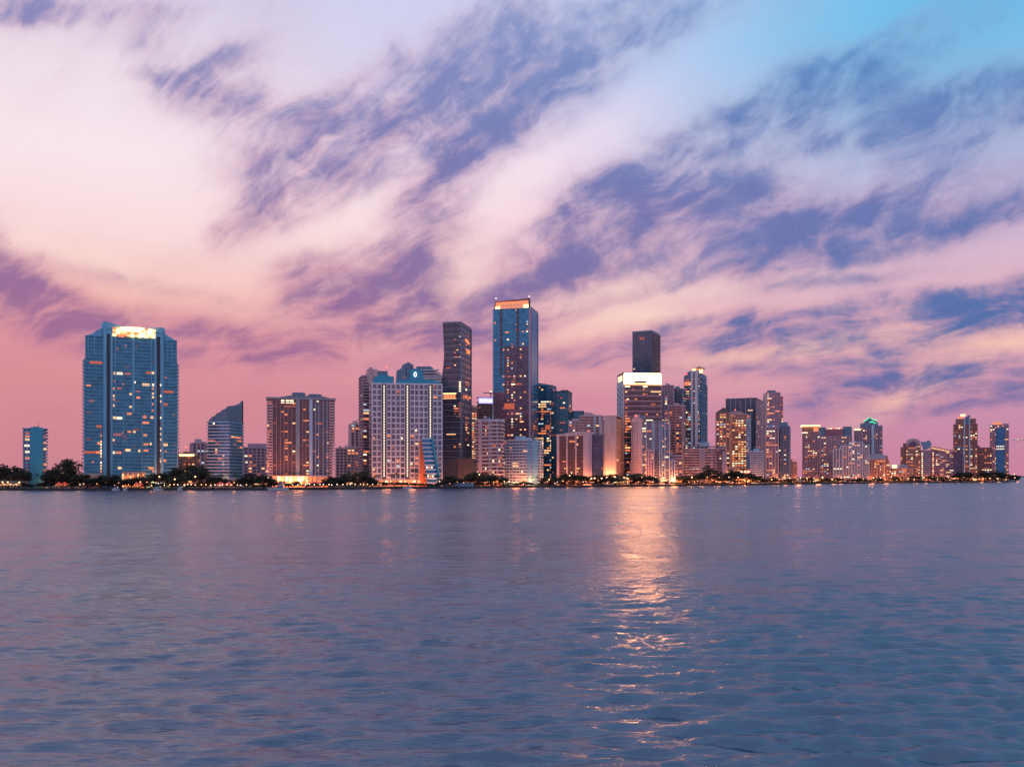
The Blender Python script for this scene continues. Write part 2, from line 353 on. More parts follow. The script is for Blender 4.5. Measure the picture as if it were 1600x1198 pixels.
class Bld:
    """a building placed by the pixels of its front edges and its distance; rel turns it from facing the viewer"""
    def __init__(s, name, label, xa, xb, Y, rel=0.0, depth=24.0, cat='building', z0=GZ, group=None):
        if z0 == GZ: Y = max(Y, max(shore_y(xa), shore_y(xb)) + 30)      # stand on the land, behind the quay
        az = math.atan(((xa + xb) / 2 - 800) / FPX); r = az + R(rel); s.r = r
        ax = (math.cos(r), -math.sin(r)); s.ax = ax; s.dp = (math.sin(r), math.cos(r))
        if r - az >= 0:
            C = ((xb - 800) / FPX * Y, Y); k = xa - 800
            w = (C[0] * FPX - k * C[1]) / (FPX * ax[0] - k * ax[1]); o = (C[0] - w * ax[0], C[1] - w * ax[1])
        else:
            C = ((xa - 800) / FPX * Y, Y); k = xb - 800
            w = (k * C[1] - C[0] * FPX) / (FPX * ax[0] - k * ax[1]); o = C
        s.o, s.w, s.d, s.Y, s.z0 = o, w, depth, Y, z0
        s.root = bpy.data.objects.new(name, None); COL.objects.link(s.root)
        s.root.location = (o[0], o[1], z0); s.root.rotation_euler = (0, 0, -r); s.root.empty_display_size = 5
        tag(s.root, label, cat, group)
    def u(s, px, y=0.0):           # local x on the plane y behind the front
        k = px - 800; ox, oy = s.o[0] + y * s.dp[0], s.o[1] + y * s.dp[1]
        return (k * oy - ox * FPX) / (FPX * s.ax[0] - k * s.ax[1])
    def side(s, px):               # depth at which the nearer side wall reaches pixel px
        k = px - 800
        cx, cy = (s.o if s.r < math.atan(((s.o[0] + s.w * s.ax[0] / 2)) / (s.o[1] + s.w * s.ax[1] / 2)) else (s.o[0] + s.w * s.ax[0], s.o[1] + s.w * s.ax[1]))
        return (k * cy - cx * FPX) / (FPX * s.dp[0] - k * s.dp[1])
    def z(s, py, u=None):
        u = s.w / 2 if u is None else u
        return CAMZ + (HY - py) / FPX * (s.o[1] + u * s.ax[1]) - s.z0
    def box(s, name, x0, x1, y0, y1, z0, z1, mat): return box(s.root, name, x0, x1, y0, y1, z0, z1, mat)
    def bands(s, x0, x1, z0, z1, n, h, proud, mat, name='spandrel', y0=None, y1=None, cap=True):
        st = (z1 - z0) / n
        for i in range(n + (1 if cap else 0)):
            zc = z0 + i * st
            s.box(name, x0 - proud, x1 + proud, (0 if y0 is None else y0) - proud, (s.d if y1 is None else y1) + proud, zc - h / 2, zc + h / 2, mat)
    def piers(s, x0, x1, z0, z1, n, wd, proud, mat, name='pier', ends=True, y0=0.0):
        for i in range(n + 1):
            if not ends and i in (0, n): continue
            xc = x0 + (x1 - x0) * i / n
            s.box(name, xc - wd / 2, xc + wd / 2, y0 - proud, y0 + .25, z0, z1, mat)
    def side_piers(s, sd, z0, z1, n, wd, proud, mat, name='pier', x=None):
        xe = (s.w if sd > 0 else 0.0) if x is None else x
        for i in range(n + 1):
            yc = s.d * i / n + (wd / 2 - .25 if i == 0 else (-wd / 2 if i == n else 0))
            s.box(name, xe - (proud if sd < 0 else .25), xe + (proud if sd > 0 else .25), yc - wd / 2, yc + wd / 2, z0, z1, mat)
    def lit(s, x0, x1, z0, z1, cols, rows, p, pal='warm', h=None, y0=0.0, gap=.18, sd=0, run=.25, name='lit_window'):
        """lit panes in a bay grid on the front (sd 0) or on the left / right wall (sd -1 / 1)"""
        cw, ch = (x1 - x0) / cols, (z1 - z0) / rows
        colp = [rnd.random() ** 2 * 2.2 for _ in range(cols)]; out = []
        for j in range(rows):
            i = 0; rp = .35 + rnd.random() ** 2 * 2.0
            while i < cols:
                if rnd.random() < 1.5 * p * min(colp[i], 2) * rp * (1.25 - .5 * j / rows):
                    L = 1
                    while rnd.random() < run and i + L < cols and L < 4: L += 1
                    a, b = x0 + i * cw + cw * gap * rnd.uniform(.5, 1), x0 + (i + L) * cw - cw * gap * rnd.uniform(.5, 1)
                    if rnd.random() < .35 and L == 1: a += cw * .3 * rnd.random()
                    zz0 = z0 + j * ch + ch * .26; zz1 = zz0 + (h if h else ch * .52) * rnd.uniform(.8, 1.05); m = pick(pal)
                    if sd == 0: s.box(name, a, b, y0 - .12, y0 + .1, zz0, zz1, m)
                    else:
                        xe = s.w if sd > 0 else 0
                        s.box(name, xe - .1, xe + .1, a, b, zz0, zz1, m) if False else s.box(name, xe + sd * .12 - .1, xe + sd * .12 + .1 - .1 * sd, a, b, zz0, zz1, m)
                    i += L
                else: i += 1
    def mast(s, x, y, z, h, light=None):
        s.box('mast', x - .15, x + .15, y - .15, y + .15, z, z + h, 'metal_grey')
        if light: s.box('beacon', x - .45, x + .45, y - .45, y + .45, z + h, z + h + .9, light)

def plain_tower(name, label, xa, xb, ytop, Y, rel=0, depth=24, core='glass_dark', trim='white_concrete', style='grid', fl=3.3, bays=None,
                p=.12, pal='warm', roof=None, xs=None, band=None, group=None, cat='building', base=0.0):
    b = Bld(name, label, xa, xb, Y, rel, depth, cat, GZ, group)
    if xs is not None: b.d = max(8.0, min(70.0, b.side(xs)))
    H = b.z(ytop); n = max(3, int(round((H - base) / fl))); bays = bays or max(3, int(round(b.w / 4.2)))
    sb = max(2, int(round(b.d / 4.5)))
    b.box('core', 0, b.w, 0, b.d, -1.0, H, core)
    st = (H - base) / n
    if style == 'grid':
        b.bands(0, b.w, base, H, n, band or st * .38, .32, trim); b.piers(0, b.w, base, H, bays, b.w / bays * .32, .42, trim)
        for sd in (-1, 1): b.side_piers(sd, base, H, sb, b.d / sb * .32, .42, trim)
    elif style == 'bands':
        b.bands(0, b.w, base, H, n, band or st * .45, .5, trim)
        b.piers(0, b.w, base, H, max(2, bays // 3), .5, .2, trim)
        for sd in (-1, 1): b.side_piers(sd, base, H, max(1, sb // 2), .6, .2, trim)
    elif style == 'balcony':
        b.bands(0, b.w, base, H, n, band or st * .30, 1.5, trim, 'balcony_slab')
        b.piers(0, b.w, base, H, max(2, bays // 2), .7, 1.0, trim, 'fin')
        for sd in (-1, 1): b.side_piers(sd, base, H, max(1, sb // 2), .7, 1.0, trim, 'fin')
    elif style == 'ribs':
        b.bands(0, b.w, base, H, n, band or st * .22, .12, trim); b.piers(0, b.w, base, H, bays, b.w / bays * .38, .7, trim, 'rib')
        for sd in (-1, 1): b.side_piers(sd, base, H, sb, b.d / sb * .34, .7, trim, 'rib')
    elif style == 'glass':
        b.bands(0, b.w, base, H, n, band or st * .14, .10, trim, 'mullion_band'); b.piers(0, b.w, base, H, bays, .35, .16, trim, 'mullion')
        for sd in (-1, 1): b.side_piers(sd, base, H, sb, .35, .16, trim, 'mullion')
    b.lit(0, b.w, base, H, bays, n, p, pal)
    sd = 1 if rel > 0 else -1
    if abs(rel) > 3: b.lit(0, b.d, base, H, sb, n, p * .8, pal, sd=sd)
    # parapet and plant rooms
    b.box('parapet', -.55, b.w + .55, -.55, b.d + .55, H - .05, H + 1.1, trim)
    if roof != 'none':
        q = rnd.uniform(.15, .35); b.box('plant_room', b.w * q, b.w * (q + rnd.uniform(.3, .45)), b.d * .25, b.d * .75, H + 1.0, H + rnd.uniform(3.5, 5.5), trim)
        q = rnd.uniform(.1, .8); b.mast(b.w * q, b.d * .5, H + 1, rnd.uniform(5, 9), 'lamp_red' if rnd.random() < .3 else None)
    for k in range(rnd.randrange(2, 5)):
        q, dd = rnd.uniform(.05, .85), rnd.uniform(.1, .6); b.box('roof_unit', b.w * q, b.w * q + rnd.uniform(1.2, 3), b.d * dd, b.d * dd + 2.5, H + 1.0, H + rnd.uniform(2.0, 3.4), 'grey_concrete')
    ns = max(2, int(b.w / 7))
    for k in range(ns):
        if rnd.random() < .75: b.box('shop_window', b.w * (k + .12) / ns, b.w * (k + .85) / ns, -.75, -.5, .6, rnd.uniform(3.4, 5.6), rnd.choice(('lit_orange', 'lit_orange', 'lit_ember', 'lit_yellow')))  # glowing strips added along the base for a warm band between trees
    b.H, b.n, b.bays, b.st = H, n, bays, st
    return b

# ------------------------------------------------------------------ land
SHORE = [(-420,767), (-100,766.6), (0,766), (200,766), (400,765.6), (500,764.8), (600,763.6), (700,763), (800,761.6), (900,761), (1000,760), (1100,758.6), (1200,757.2), (1250,756.8), (1300,755.8), (1400,754.6), (1500,753.6), (1590,752.6)]
SP = []
for px, py in SHORE:
    Yd = CAMZ * FPX / (py - HY); SP.append(((px - 800) / FPX * Yd, Yd))
def shore_y(px):
    for (a, b), (c, d) in zip(SHORE, SHORE[1:]):
        if a <= px <= c:
            return CAMZ * FPX / (b + (d - b) * (px - a) / (c - a) - HY)
    return SP[-1][1]
def place(px, inland): 
    Yd = shore_y(px) + inland
    return ((px - 800) / FPX * Yd, Yd)
wall('soil_dark', (.035, .04, .03), .95, .3, False); wall('seawall_stone', (.05, .048, .05), .9, .3, False); wall('paving', (.16, .13, .12), .85, .2, False)
def build_land():
    far = [(SP[-1][0] + 60, SP[-1][1] + 240), (2300, 5200), (-5200, 5200), (-2600, 700)]
    poly = [(x, y + .6) for x, y in SP] + far
    g = prism(None, 'ground', poly, -3.0, GZ, 'soil_dark', axis='z'); g['kind'] = 'structure'
    # promenade along the quay
    pv, pf = [], []
    for i, (x, y) in enumerate(SP):
        L = math.hypot(x, y); ux, uy = x / L, y / L
        pv += [(x + ux * 1.2, y + uy * 1.2, GZ + .005), (x + ux * 9, y + uy * 9, GZ + .005)]
        if i: pf.append((2 * i - 2, 2 * i, 2 * i + 1, 2 * i - 1))
    pr = mesh_obj('promenade', pv, pf, MATS['paving']); pr['kind'] = 'structure'
    sw = bpy.data.objects.new('seawall', None); COL.objects.link(sw); sw.location = (0, SP[8][1], 0)
    tag(sw, 'long dark stone seawall running along the water under the skyline', 'seawall')
    for (x0, y0), (x1, y1) in zip(SP, SP[1:]):
        L = math.hypot(x1 - x0, y1 - y0); nx, ny = -(y1 - y0) / L, (x1 - x0) / L
        if ny < 0: nx, ny = -nx, -ny
        yy = SP[8][1]
        v = [(x0, y0 - yy, -2.5), (x1, y1 - yy, -2.5), (x1 + nx, y1 + ny - yy, -2.5), (x0 + nx, y0 + ny - yy, -2.5)]
        v += [(a, b, GZ + .35) for a, b, c in v]
        mesh_obj('wall_panel', v, [(0,3,2,1), (4,5,6,7), (0,1,5,4), (1,2,6,5), (2,3,7,6), (3,0,4,7)], MATS['seawall_stone'], sw)
build_land()

# ------------------------------------------------------------------ buildings, from the left
def slab_block():
    b = Bld('apartment_block', 'narrow teal apartment block with a blank end wall among waterfront trees', 35, 73, 735, 2, 22)
    H = b.z(670); x1, x2 = b.u(47), b.u(67); n = 19; st = H / n
    b.box('core', .6, b.w - .6, .5, b.d, -1, H - 1, 'glass_dark')
    b.box('end_wall', x1, x2, -.6, 3, -1, b.z(667.5), 'teal_stucco')
    b.box('stair_tower', x1 + 2, x2 - 3, 3.1, 9, H - 2, b.z(666), 'teal_stucco')
    for i in range(n + 1):
        b.box('balcony_slab', 0, x1 - .02, -.3, b.d + .3, i * st - .25, i * st + .7, 'blue_concrete')
        b.box('balcony_slab', x2 + .02, b.w + .5, -.3, b.d + .3, i * st - .25, i * st + .7, 'blue_concrete')
    b.box('fin', x1 - 2.6, x1 - 2.1, -.45, 1, 0, H, 'cool_white')
    for k, m in ((17, 'lit_ember'), (16, 'lit_orange'), (15, 'lit_yellow'), (13, 'lit_white'), (11, 'lit_white'), (9, 'lit_orange'), (5, 'lit_dim')):
        b.box('lit_window', x1 - 3.6 if k != 13 else x1 - 4.2, x1 - .5, .25, .6, k * st + .8, (k + 1) * st - .35, m)
    for k, m in ((16, 'lit_ember'), (14, 'lit_orange'), (12, 'lit_yellow'), (7, 'lit_orange'), (5, 'lit_ember'), (4, 'lit_white')):
        b.box('lit_window', x2 + .5, b.w - .3, .25, .6, k * st + .8, (k + 1) * st - .35, m)
    b.mast(x1 + 6, 5, H + 2, 5)
slab_block()

def wide_tower():
    b = Bld('condominium_tower', 'broad blue condominium tower with arched golden crown sign and stepped shoulders', 131, 277, 752, 0, 34)
    u = b.u; z = b.z
    Hw, Hl, Hc = z(528), z(563), z(516)
    T, W = 'glass_teal', 'blue_concrete'  # white trim; the blue sky light on it is put into its colour
    n = int(Hw / 3.0); st = Hw / n
    b.box('core', u(133), u(276.5), 1.2, b.d, -1, Hw, T)
    b.box('center_core', u(160), u(257), .8, b.d - 2, -1, Hc, T)
    # wings: balcony slabs left and right of the pilasters; wider below the setback
    for i in range(1, n + 1):
        zc = i * st; low = zc < Hl
        xl, xr = (u(129), u(279.5)) if low else (u(134), u(276))
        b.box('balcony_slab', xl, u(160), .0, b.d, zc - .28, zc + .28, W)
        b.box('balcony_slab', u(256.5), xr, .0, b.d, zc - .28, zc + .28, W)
        for xx in (xl, xr):
            sgn = 1 if xx == xl else -1
            b.box('balcony_rail', xx - .06 - .3 * sgn, xx + .06 - .3 * sgn, -1.2, b.d * .6, zc + .3, zc + 1.25, 'cool_white')
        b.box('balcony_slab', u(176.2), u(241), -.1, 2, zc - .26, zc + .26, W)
    b.box('left_wing_lower', u(128.5) + 1.5, u(160), 1.0, b.d - 1, -1, Hl, T); b.box('right_wing_lower', u(256.5), u(280) - 1.5, 1.0, b.d - 1, -1, Hl, T)
    for px in (138, 148) : b.box('fin', u(px) - .25, u(px) + .25, -.2, 1, Hl + 1, Hw, W)
    for px in (262, 268): b.box('fin', u(px) - .25, u(px) + .25, -.2, 1, Hl + 1, Hw, W)
    b.box('fin', u(131.5) - .3, u(131.5) + .3, -.3, 1, 6, Hl, W); b.box('fin', u(277) - .3, u(277) + .3, -.3, 1, 6, Hl, W)
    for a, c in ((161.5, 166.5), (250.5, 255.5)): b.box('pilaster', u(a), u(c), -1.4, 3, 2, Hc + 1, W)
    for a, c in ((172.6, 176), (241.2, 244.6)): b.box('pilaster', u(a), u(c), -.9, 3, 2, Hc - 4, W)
    for a, c in ((166.7, 172.4), (244.8, 250.3)): b.box('dark_recess', u(a), u(c), .3, 2, 2, Hc - 4, 'dark_concrete')
    zm = z(645)
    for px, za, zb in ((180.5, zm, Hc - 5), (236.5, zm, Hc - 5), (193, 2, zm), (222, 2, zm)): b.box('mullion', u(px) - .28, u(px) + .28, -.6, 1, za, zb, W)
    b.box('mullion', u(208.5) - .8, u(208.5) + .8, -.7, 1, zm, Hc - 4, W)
    # crown: shoulders, arched lit sign, stepped wing tops
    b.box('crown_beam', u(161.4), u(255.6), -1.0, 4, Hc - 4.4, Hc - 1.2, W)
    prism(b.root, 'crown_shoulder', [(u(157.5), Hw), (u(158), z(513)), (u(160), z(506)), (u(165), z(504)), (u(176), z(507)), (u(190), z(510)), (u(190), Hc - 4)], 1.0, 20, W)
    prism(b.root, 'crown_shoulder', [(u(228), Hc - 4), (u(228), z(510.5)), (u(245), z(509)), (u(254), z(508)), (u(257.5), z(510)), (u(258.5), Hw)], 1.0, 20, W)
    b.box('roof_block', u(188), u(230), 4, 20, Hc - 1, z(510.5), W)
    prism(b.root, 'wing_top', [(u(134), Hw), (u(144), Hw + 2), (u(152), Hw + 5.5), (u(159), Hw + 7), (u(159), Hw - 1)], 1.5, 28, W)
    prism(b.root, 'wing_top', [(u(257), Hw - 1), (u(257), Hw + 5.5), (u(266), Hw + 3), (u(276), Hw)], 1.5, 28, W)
    # the lit sign: arched panel of glowing tiles
    xa, xb = u(176), u(242.5); za, zb = z(526.5), z(513.6); N = 12
    for i in range(N):
        for j in range(4):
            x0, x1 = xa + (xb - xa) * i / N, xa + (xb - xa) * (i + 1) / N
            t = ((i + .5) / N - .5) * 2; top = zb + (z(511) - zb) * (1 - t * t)
            z0_, z1_ = za + (top - za) * j / 4, za + (top - za) * (j + 1) / 4
            b.box('sign_tile', x0 + .06, x1 - .06, -1.5 - .25 * (1 - t * t), -.9, z0_ + .06, z1_ - .06, rnd.choice(('sign_gold', 'crown_gold', 'lit_yellow', 'sign_gold', 'lit_yellow', 'lit_white', 'lit_orange')))
    # lights
    spec = [(177,181,584,'lit_yellow'), (182,192,584,'lit_white'), (194,205,584,'lit_ember'), (228,236,581,'lit_ember'), (237,241,581,'lit_yellow'), (222,234,600,'lit_yellow'),
            (237.5,241,600,'lit_white'), (237.5,240.5,606,'lit_orange'), (237.5,240.5,613,'lit_yellow'), (237.5,240.5,619,'lit_yellow'), (185,194,526,'lit_orange'), (183,190,607,'lit_ember'), (140,160,569,'lit_ember'),
            (253,271,610,'lit_ember'), (253,262,630,'lit_ember'), (202,206,616,'lit_yellow'), (209,212,596.5,'lit_white'), (202,206,635,'lit_yellow'), (177,180,596,'lit_ember'), (176.5,179,608,'lit_orange'), (176.5,179,619,'lit_yellow'), (176.5,179,624,'lit_orange'),
            (176.5,179,634,'lit_yellow'), (237.5,240,630,'lit_orange'), (237.5,240,640,'lit_orange'), (213,219,621,'lit_orange'), (176.5,181,653,'lit_yellow'), (182,191,653.5,'lit_white'), (223,229,651,'lit_orange'), (235,240,651,'lit_yellow'), (222,233,660,'lit_orange'), (198,206,646,'lit_orange'),
            (199,205,674,'lit_orange'), (208,212,674,'lit_yellow'), (224,230,679,'lit_orange'), (177,190,679,'lit_ember'), (176,179,688,'lit_yellow'), (224,232,694,'lit_orange'), (234,237,693,'lit_yellow'), (196,204,703,'lit_yellow'), (216,219,704,'lit_yellow'), (176,180,707,'lit_white'), (181,190,707,'lit_orange'),
            (250,262,694,'lit_yellow'), (252,260,719,'lit_orange'), (257,260,692,'lit_ember'), (250,253,717,'lit_yellow'), (150,159,667,'lit_ember'), (152,158,693,'lit_orange'), (131,152,707,'lit_ember'), (150,158,707,'lit_orange'), (232,240,731,'lit_orange'), (184,190,731,'lit_yellow')]
    for xa_, xb_, py, m in spec: b.box('lit_window', u(xa_) + .1, u(xb_) - .1, .25 if u(xa_) > u(172) and u(xb_) < u(245) else -.4, 1.1, z(py) - .95, z(py) + .95, m)
    for k in range(16):
        b.box('lit_window', u(157), u(158.8), -.4, 1.1, z(672 + 4.6 * k) - .8, z(672 + 4.6 * k) + .8, rnd.choice(('lit_yellow', 'lit_orange', 'lit_white', 'lit_dim')))
        b.box('lit_window', u(250.2), u(251.8), -1.6, -1.3, z(600 + 8.6 * k) - .8, z(600 + 8.6 * k) + .8, rnd.choice(('lit_yellow', 'lit_dim', 'lit_white', 'lit_dim')))
    b.lit(u(177), u(241), 4, Hc - 6, 15, n, .05, 'dim', y0=.7); b.lit(u(134), u(160), 4, Hl - 2, 6, n - 10, .05, 'dim', y0=.9); b.lit(u(257), u(277), 4, Hl - 2, 5, n - 10, .05, 'dim', y0=.9)
    b.box('podium', u(128), u(160), -7, 10, -1, z(740), 'tan_stucco'); b.box('podium', u(190), u(226), -8, 10, -1, z(737), 'tan_stucco')
    for k in range(9): b.box('entrance_light', u(191 + 3.9 * k), u(193.6 + 3.9 * k), -8.3, -8, 1, z(740 + (k % 2) * 3), 'lit_orange' if k % 3 else 'lit_yellow')
wide_tower()

plain_tower('office_block', 'low office block with glowing flat roof edge beside the broad blue tower', 279, 305, 712, 860, 10, 24, 'glass_brown', 'rust_stucco', 'grid', p=.5, pal='ember')
b = plain_tower('hotel_block', 'slim mauve hotel block peeking out behind the sloped roof office tower', 301, 326, 693, 960, -8, 20, 'glass_plum', 'mauve_concrete', 'ribs', p=.16)
bx = Bld('roof_canopy', 'bright lit roof canopy on the low office block', 280, 303, 859, 10, 8, 'canopy', GZ)
bx.root.location.z = GZ; bx.box('light_panel', 0, bx.w, -.5, 6, bx.z(712.5), bx.z(709.5), 'crown_gold'); bx.box('roof_slab', -.6, bx.w + .6, -.8, 8, bx.z(709.4), bx.z(708), 'rust_stucco')
for k in range(5): bx.box('post', bx.w * k / 4 - .2, bx.w * k / 4 + .2, .2, .6, bx.z(730), bx.z(712.5), 'rust_stucco')

def sloped_tower():
    # two faces meet at pixel 358: banded left wall turned away, blue right wall
    b = Bld('office_tower', 'banded white office tower with stepped roof rising to a sharp curved fin', 325, 358, 790, 24, 20)
    u, z = b.u, b.z; b.d = max(14, min(40, b.side(379.5))); w, d = b.w, b.d
    zt = z(659, w); n = 20; st = zt / n
    b.box('core', 0, w, 0, d, -1, zt, 'glass_blue')
    for i in range(1, n + 1):
        zc = i * st
        b.box('band', -1.3, w + .5, -.5, d + .8, zc - .6, zc + .5, 'white_concrete' if i < n else 'cool_white')
        b.box('side_band', w + .52, w + .8, -.3, d + .9, zc - .9, zc + .45, 'blue_concrete')
    b.box('corner_panel', w - 3, w + .25, -.25, d * .98, 8, zt, 'glass_blue')
    # roof: terraces climbing to the right, then the fin
    prism(b.root, 'sloping_roof', [(0, zt), (0, zt + 1.2)] + [(w * t, zt + 1.2 + 13.3 * (t ** .85) + .6 * (int(t * 8) % 2)) for t in [k / 16 for k in range(1, 17)]] + [(w, zt)], 1, d * .55, 'slate_blue')
    # fin: curved blade along the right wall
    L = d
    pts = [(0, zt), (0, zt + 14.5), (L * .2, zt + 15.2), (L * .45, zt + 16.2), (L * .7, zt + 18), (L * .9, zt + 20), (L, zt + 22), (L, zt)]
    v = [(w - 1.2, y, zz) for y, zz in pts] + [(w + .2, y, zz) for y, zz in pts]; m_ = len(pts)
    f = [tuple(range(m_)), tuple(range(2 * m_ - 1, m_ - 1, -1))] + [((i + 1) % m_, i, m_ + i, m_ + (i + 1) % m_) for i in range(m_)]
    mesh_obj('roof_fin', v, f, MATS['slate_blue'], b.root); b.box('fin_edge', w - 1.3, w + .35, d - 2.2, d + .2, zt, zt + 21.4, 'roof_tile')
    b.lit(0, w, 6, zt, 9, n, .08, 'ember', h=1.6)
    for yy, zz, m in ((.15, 15.2, 'lit_yellow'), (.3, 12.6, 'lit_orange'), (.55, 11.6, 'lit_ember'), (.75, 12, 'lit_orange')):
        b.box('lit_window', w + .5, w + .7, d * yy, d * (yy + .14), zt * .0 + st * zz + .6, st * zz + 2.1, m)
    for k in range(7):
        b.box('lit_window', w + .26, w + .5, d * (.1 + .12 * k), d * (.19 + .12 * k), st * 15 + .7, st * 15 + 2.0, rnd.choice(('lit_orange', 'lit_ember', 'lit_yellow')))
        if k > 2: b.box('lit_window', w + .26, w + .5, d * (.1 + .12 * k), d * (.19 + .12 * k), st * 14 + .7, st * 14 + 2.0, rnd.choice(('lit_orange', 'lit_ember')))
    b.box('lobby', 2, w + 1, -3, d, -1, 8, 'white_concrete'); b.box('lit_window', 3, w * .5, -3.3, -3, 2, 6.5, 'lit_orange')
sloped_tower()
b = plain_tower('apartment_block', 'dark mauve apartment block with strings of lit windows between two waterfront towers', 381, 421, 700, 930, 6, 24, 'glass_plum', 'mauve_concrete', 'grid', p=.16, pal='bright')
b.box('penthouse', b.w * .15, b.w * .85, 3, 16, b.H, b.H + 5, 'mauve_concrete')

def brown_condo():
    b = Bld('condominium_tower', 'dark bronze condominium tower with twin rooftop drums and glowing red windows', 417, 523, 785, 0, 34)
    u, z = b.u, b.z; H = z(624); n = 27; base = z(742); st = (H - base) / n
    b.box('core', u(421), u(519), .6, b.d, -1, H, 'glass_brown')
    for i in range(n + 1):
        zc = base + i * st
        for a, c in ((416.5, 426), (514, 523.5)): b.box('balcony_slab', u(a), u(c), -.6, b.d * .8, zc - .45, zc + .75, 'pink_stucco')
        b.box('spandrel', u(426), u(462), -.1, 1, zc - .35, zc + .35, 'brown_concrete'); b.box('spandrel', u(488.5), u(514), -.1, 1, zc - .35, zc + .35, 'slate_blue')
        b.box('spandrel', u(468.5), u(483), .1, 1, zc - .3, zc + .3, 'brown_concrete')
    for a, c, m in ((462, 468.4, 'grey_concrete'), (483.2, 488.3, 'cool_white')): b.box('pilaster', u(a), u(c), -1.5, 2, 0, H + .6, m)
    for px in (426, 432, 438, 444, 450, 456, 473, 478): b.box('mullion', u(px) - .2, u(px) + .2, -.5, 1, 2, H, 'mauve_concrete')
    for px in (493, 498, 505, 511): b.box('mullion', u(px) - .25, u(px) + .25, -.7, 1, 2, H, 'cool_white')
    b.box('roof_slab', u(415.5), u(524.5), -1.6, b.d, H, H + 1.6, 'grey_concrete')
    prism(b.root, 'roof_gable', [(u(430), H + 1.6), (u(440), z(620)), (u(455), z(617.5)), (u(505), z(618)), (u(517), z(621)), (u(520), H + 1.6)], 2, 26, 'metal_grey')
    for a, c, t in ((456, 477, 611.5), (482, 503, 613.5)):
        xm, xr = (u(a) + u(c)) / 2, (u(c) - u(a)) / 2
        prism(b.root, 'rooftop_drum', [(xm + xr * math.cos(k * math.pi / 8), 14 + xr * .8 * math.sin(k * math.pi / 8)) for k in range(16)], H + 1, z(t), 'slate_blue', axis='z')
    b.lit(u(426), u(462), base, H, 6, n, .34, 'ember', y0=.5); b.lit(u(468.5), u(483), base, H, 3, n, .20, 'ember', y0=.5); b.lit(u(489), u(514), base, H, 5, n, .08, 'ember', y0=.5)
    for k, px in enumerate((442, 449.5, 456)): b.box('lit_window', u(px) - 1.5, u(px) + 1.5, .3, .55, H - 3.6, H - .6, 'lit_white')
    b.lit(u(417), u(425), base, H, 2, n, .12, 'ember', y0=.5)
    # glowing porte cochere
    b.box('podium', u(426), u(512), -9, 12, -1, base - .4, 'tan_stucco')
    for k in range(10):
        m = ('crown_gold', 'lit_yellow', 'lit_white')[k % 3]
        b.box('entrance_light', u(434 + 6.1 * k), u(438.6 + 6.1 * k), -9.4, -9, base - 5.5, base - 1.3, m if k < 8 else 'lit_orange')
    for k in range(7): b.box('entrance_light', u(448 + 5 * k), u(451.6 + 5 * k), -9.4, -9, 1.6, 6.6, ('lit_yellow', 'crown_gold', 'lit_orange')[k % 3])
brown_condo()

plain_tower('apartment_block', 'low pink apartment block with a row of golden lights behind palms', 525, 566, 701, 960, 4, 26, 'glass_plum', 'pink_stucco', 'grid', p=.3, pal='bright')
plain_tower('apartment_tower', 'slim rose apartment tower rising behind the low pink block', 548, 567, 663, 1040, -6, 22, 'glass_plum', 'pink_stucco', 'ribs', p=.12, pal='bright')
b = plain_tower('condominium_tower', 'tall mauve condominium tower with comb of balconies left of the grid facade hotel', 567, 606, 588, 905, -8, 26, 'glass_plum', 'mauve_concrete', 'balcony', fl=3.1, p=.08)
b.box('roof_screen', b.u(574), b.u(590), -1, 10, b.H - 6, b.z(577), 'pink_stucco'); b.box('roof_screen', b.u(588), b.u(606), 1, 12, b.H - 2, b.z(579), 'slate_blue'); b.mast(b.u(605), 4, b.z(579), 4, 'lamp_red')
for k in range(18): b.box('wall_strip', b.u(576), b.u(582), -1.75, -1.5, 6 + k * 6.6, 11.6 + k * 6.6, 'pink_stucco')

def curved_condo():
    b = plain_tower('condominium_tower', 'curved white balcony tower stepping down behind the peaked hotel roof', 650, 692, 590, 985, 12, 24, 'glass_dark', 'white_concrete', 'bands', fl=3.4, p=.2, roof='none')
    for k, (a, c, t) in enumerate(((650, 672, 572), (664, 680, 578), (676, 688, 584))): b.box('roof_step', b.u(a), b.u(c), 1 + k, 18, b.H, b.z(t), 'slate_blue' if k == 0 else 'mauve_concrete')
    for k in range(5): b.box('balcony_slab', b.u(652), b.u(690 - 2 * max(0, k - 2)), -1.8, 2, b.z(596 - 4.4 * k) - .5, b.z(596 - 4.4 * k) + .6, 'white_concrete')
curved_condo()

